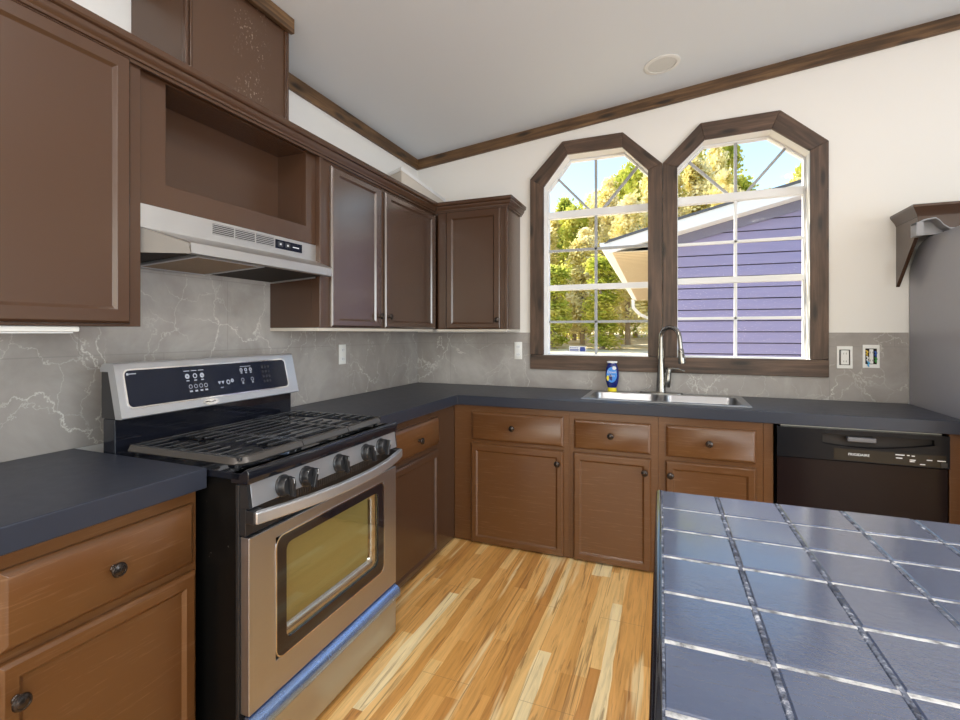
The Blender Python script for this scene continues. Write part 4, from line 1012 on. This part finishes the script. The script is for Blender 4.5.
build('rake_fascia', B().prism([(x, 2.985, rz(x) - .013) for x in xs2] + [(x, 2.985, rz(x) - .013 - .135 - .004 * (x - 1.16)) for x in xs2[::-1]], (0, .03, 0)), FASCIA, k, xf=HR, smooth=False)
build('rake_soffit', B().prism([(x, 3.016, rz(x) - .115 - .004 * (x - 1.16)) for x in xs2] + [(x, 3.016, rz(x) - .155) for x in xs2[::-1]], (0, .31, 0)), FASCIA, k, xf=HR, smooth=False)
build('gable_trim', B().prism([(x, hy - .05, rz(x) - .15) for x in (1.75, 9.0)] + [(x, hy - .05, rz(x) - .275) for x in (9.0, 1.75)], (0, .03, 0)), plain('blue_grey_trim', (.19, .19, .29), .5), k, xf=HR, smooth=False)
sf = B().box(1.20, hw0, 3.02, 13.0, 2.338, 2.352)
so_ = build('eave_soffit', sf, SOFFIT_BOUNCE, k, xf=HR, smooth=False)
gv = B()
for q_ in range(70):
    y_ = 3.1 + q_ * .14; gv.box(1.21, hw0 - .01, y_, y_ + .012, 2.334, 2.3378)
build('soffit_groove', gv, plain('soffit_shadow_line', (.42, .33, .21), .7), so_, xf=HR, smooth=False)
build('eave_fascia', B().box(1.18, 1.20, 3.015, 13.0, 2.338, 2.48), FASCIA, k, xf=HR, smooth=False)
build('gutter', B().prism([(1.178, 2.985, 2.365), (1.178, 2.985, 2.472), (1.045, 2.985, 2.472), (1.040, 2.985, 2.455), (1.058, 2.985, 2.400), (1.085, 2.985, 2.365)], (0, 10.0, 0)), FASCIA, k, xf=HR, smooth=False)
build('downspout', B().bar([(1.09, 12.9, 2.36), (1.10, 12.9, 2.10), (1.30, 12.9, 1.88), (1.72, 12.9, 1.70), (1.74, 12.9, .6), (1.74, 12.9, -.1)], .09, .10), FASCIA, k, xf=HR)

# trees
def tree_proto(seed, leafmat, h, rad, nleaf, base_z, leaf):
    rnd = random.Random(seed)
    tb = B(); P0 = V((0, 0, -.3)); pts = [P0]
    for q_ in range(1, 7): pts.append(V((rnd.uniform(-.12, .12) * q_ * .5, rnd.uniform(-.12, .12) * q_ * .5, h * .93 * q_ / 6)))
    tb.tube(pts, [.17 - .024 * q_ for q_ in range(7)], 8)
    cl = []
    for q_ in range(46):
        f = rnd.random() ** .9; z_ = base_z + (h - base_z) * f
        prof_ = rad * (1 - .55 * f) * (.6 + .4 * min(1, f * 5))
        a = rnd.uniform(0, 6.283); r_ = prof_ * rnd.uniform(.25, 1.0)
        c_ = V((r_ * math.cos(a), r_ * math.sin(a), z_)); cl.append((c_, rnd.uniform(.5, .95) * (1 - .3 * f)))
        st = V((pts[3].x * z_ / h, pts[3].y * z_ / h, max(.6, z_ - .5 * r_ - .3)))
        tb.tube([st, (st + c_) / 2 + V((0, 0, .12)), c_], [.035, .022, .008], 5)
    lb_ = B()
    for q_ in range(nleaf):
        c_, s_ = rnd.choice(cl)
        p = c_ + V((rnd.gauss(0, .42), rnd.gauss(0, .42), rnd.gauss(0, .42))) * s_
        rr_ = math.hypot(p.x, p.y)
        if rr_ > 1.02: p.x *= 1.02 / rr_; p.y *= 1.02 / rr_
        d1 = V((rnd.gauss(0, 1), rnd.gauss(0, 1), rnd.gauss(0, 1))).normalized(); d2 = d1.orthogonal().normalized()
        L1, L2 = leaf * rnd.uniform(.5, 1.0), leaf * rnd.uniform(.35, .65)
        lb_.face([p - d1 * L1, p - d2 * L2, p + d1 * L1, p + d2 * L2])
    return tb, lb_
protos = []
TL = {'gold': 'golden autumn tree in the sunlit wood outside the windows', 'green': 'yellow-green tree in the sunlit wood outside the windows'}
for sd__, kind, h, rad, bz in ((1, 'gold', 9.0, .85, 1.3), (2, 'green', 9.5, .85, .7), (3, 'gold', 10.0, .80, 1.8), (4, 'green', 8.5, .88, .5)):
    tb, lb_ = tree_proto(sd__, None, h, rad, 8500, bz, .17)
    r = thing('woodland_tree', TL[kind], 'tree', (0, 0, 0), 0, 'trees in the wood outside (%s)' % kind)
    build('trunk', tb, BARK, r, local=True); build('foliage', lb_, LEAF_GOLD if kind == 'gold' else LEAF_GREEN, r, local=True, smooth=False)
    protos.append([r, h, False])
gz_ = lambda y: -.75 + .052 * (y - .14)
spots = []
rt = random.Random(11)
def ttop(x, y):                              # wanted top height of the wood by direction seen from the kitchen
    a = math.degrees(math.atan2(x - 1.92, y + 3.54))
    tab = [(-22, 10.4), (-14, 10.2), (-10, 10.4), (-6.5, 11.0), (-3.5, 12.4), (0, 13.0), (3, 13.4), (6, 12.2), (7.5, 9.2), (9.5, 9.2), (12, 10.4), (16, 10.4), (25, 10)]
    for (a0, h0), (a1, h1) in zip(tab, tab[1:]):
        if a0 <= a <= a1: return h0 + (h1 - h0) * (a - a0) / (a1 - a0)
    return 9.2
for row, (y, step, sc) in enumerate(((23, 2.55, .55), (26.4, 2.5, .78), (29.8, 2.5, .95), (33.2, 2.5, 1.0), (36.6, 2.5, 1.0))):
    x = -11.8 + (row % 2) * 1.25
    while x < (4.5 if row == 0 else 12):
        spots.append((x + rt.uniform(-.05, .05), y + rt.uniform(-.3, .3), sc * rt.uniform(.90, 1.04), rt.uniform(0, 6.28))); x += step
for i, (x, y, sc, a) in enumerate(spots):
    pr = protos[rt.choice((0, 0, 1, 2, 2, 3))]
    H = (ttop(x, y) + (y - 28) * .25) * sc - gz_(y)
    s_ = H / pr[1]
    if not pr[2]: o = pr[0]; pr[2] = True
    else:
        o = pr[0].copy(); C.objects.link(o)
        for ch in pr[0].children:
            c_ = ch.copy(); C.objects.link(c_); c_.parent = o
    o.location = (x, y, gz_(y) - .05); o.rotation_euler = (0, 0, a); o.scale = (1, 1, s_)
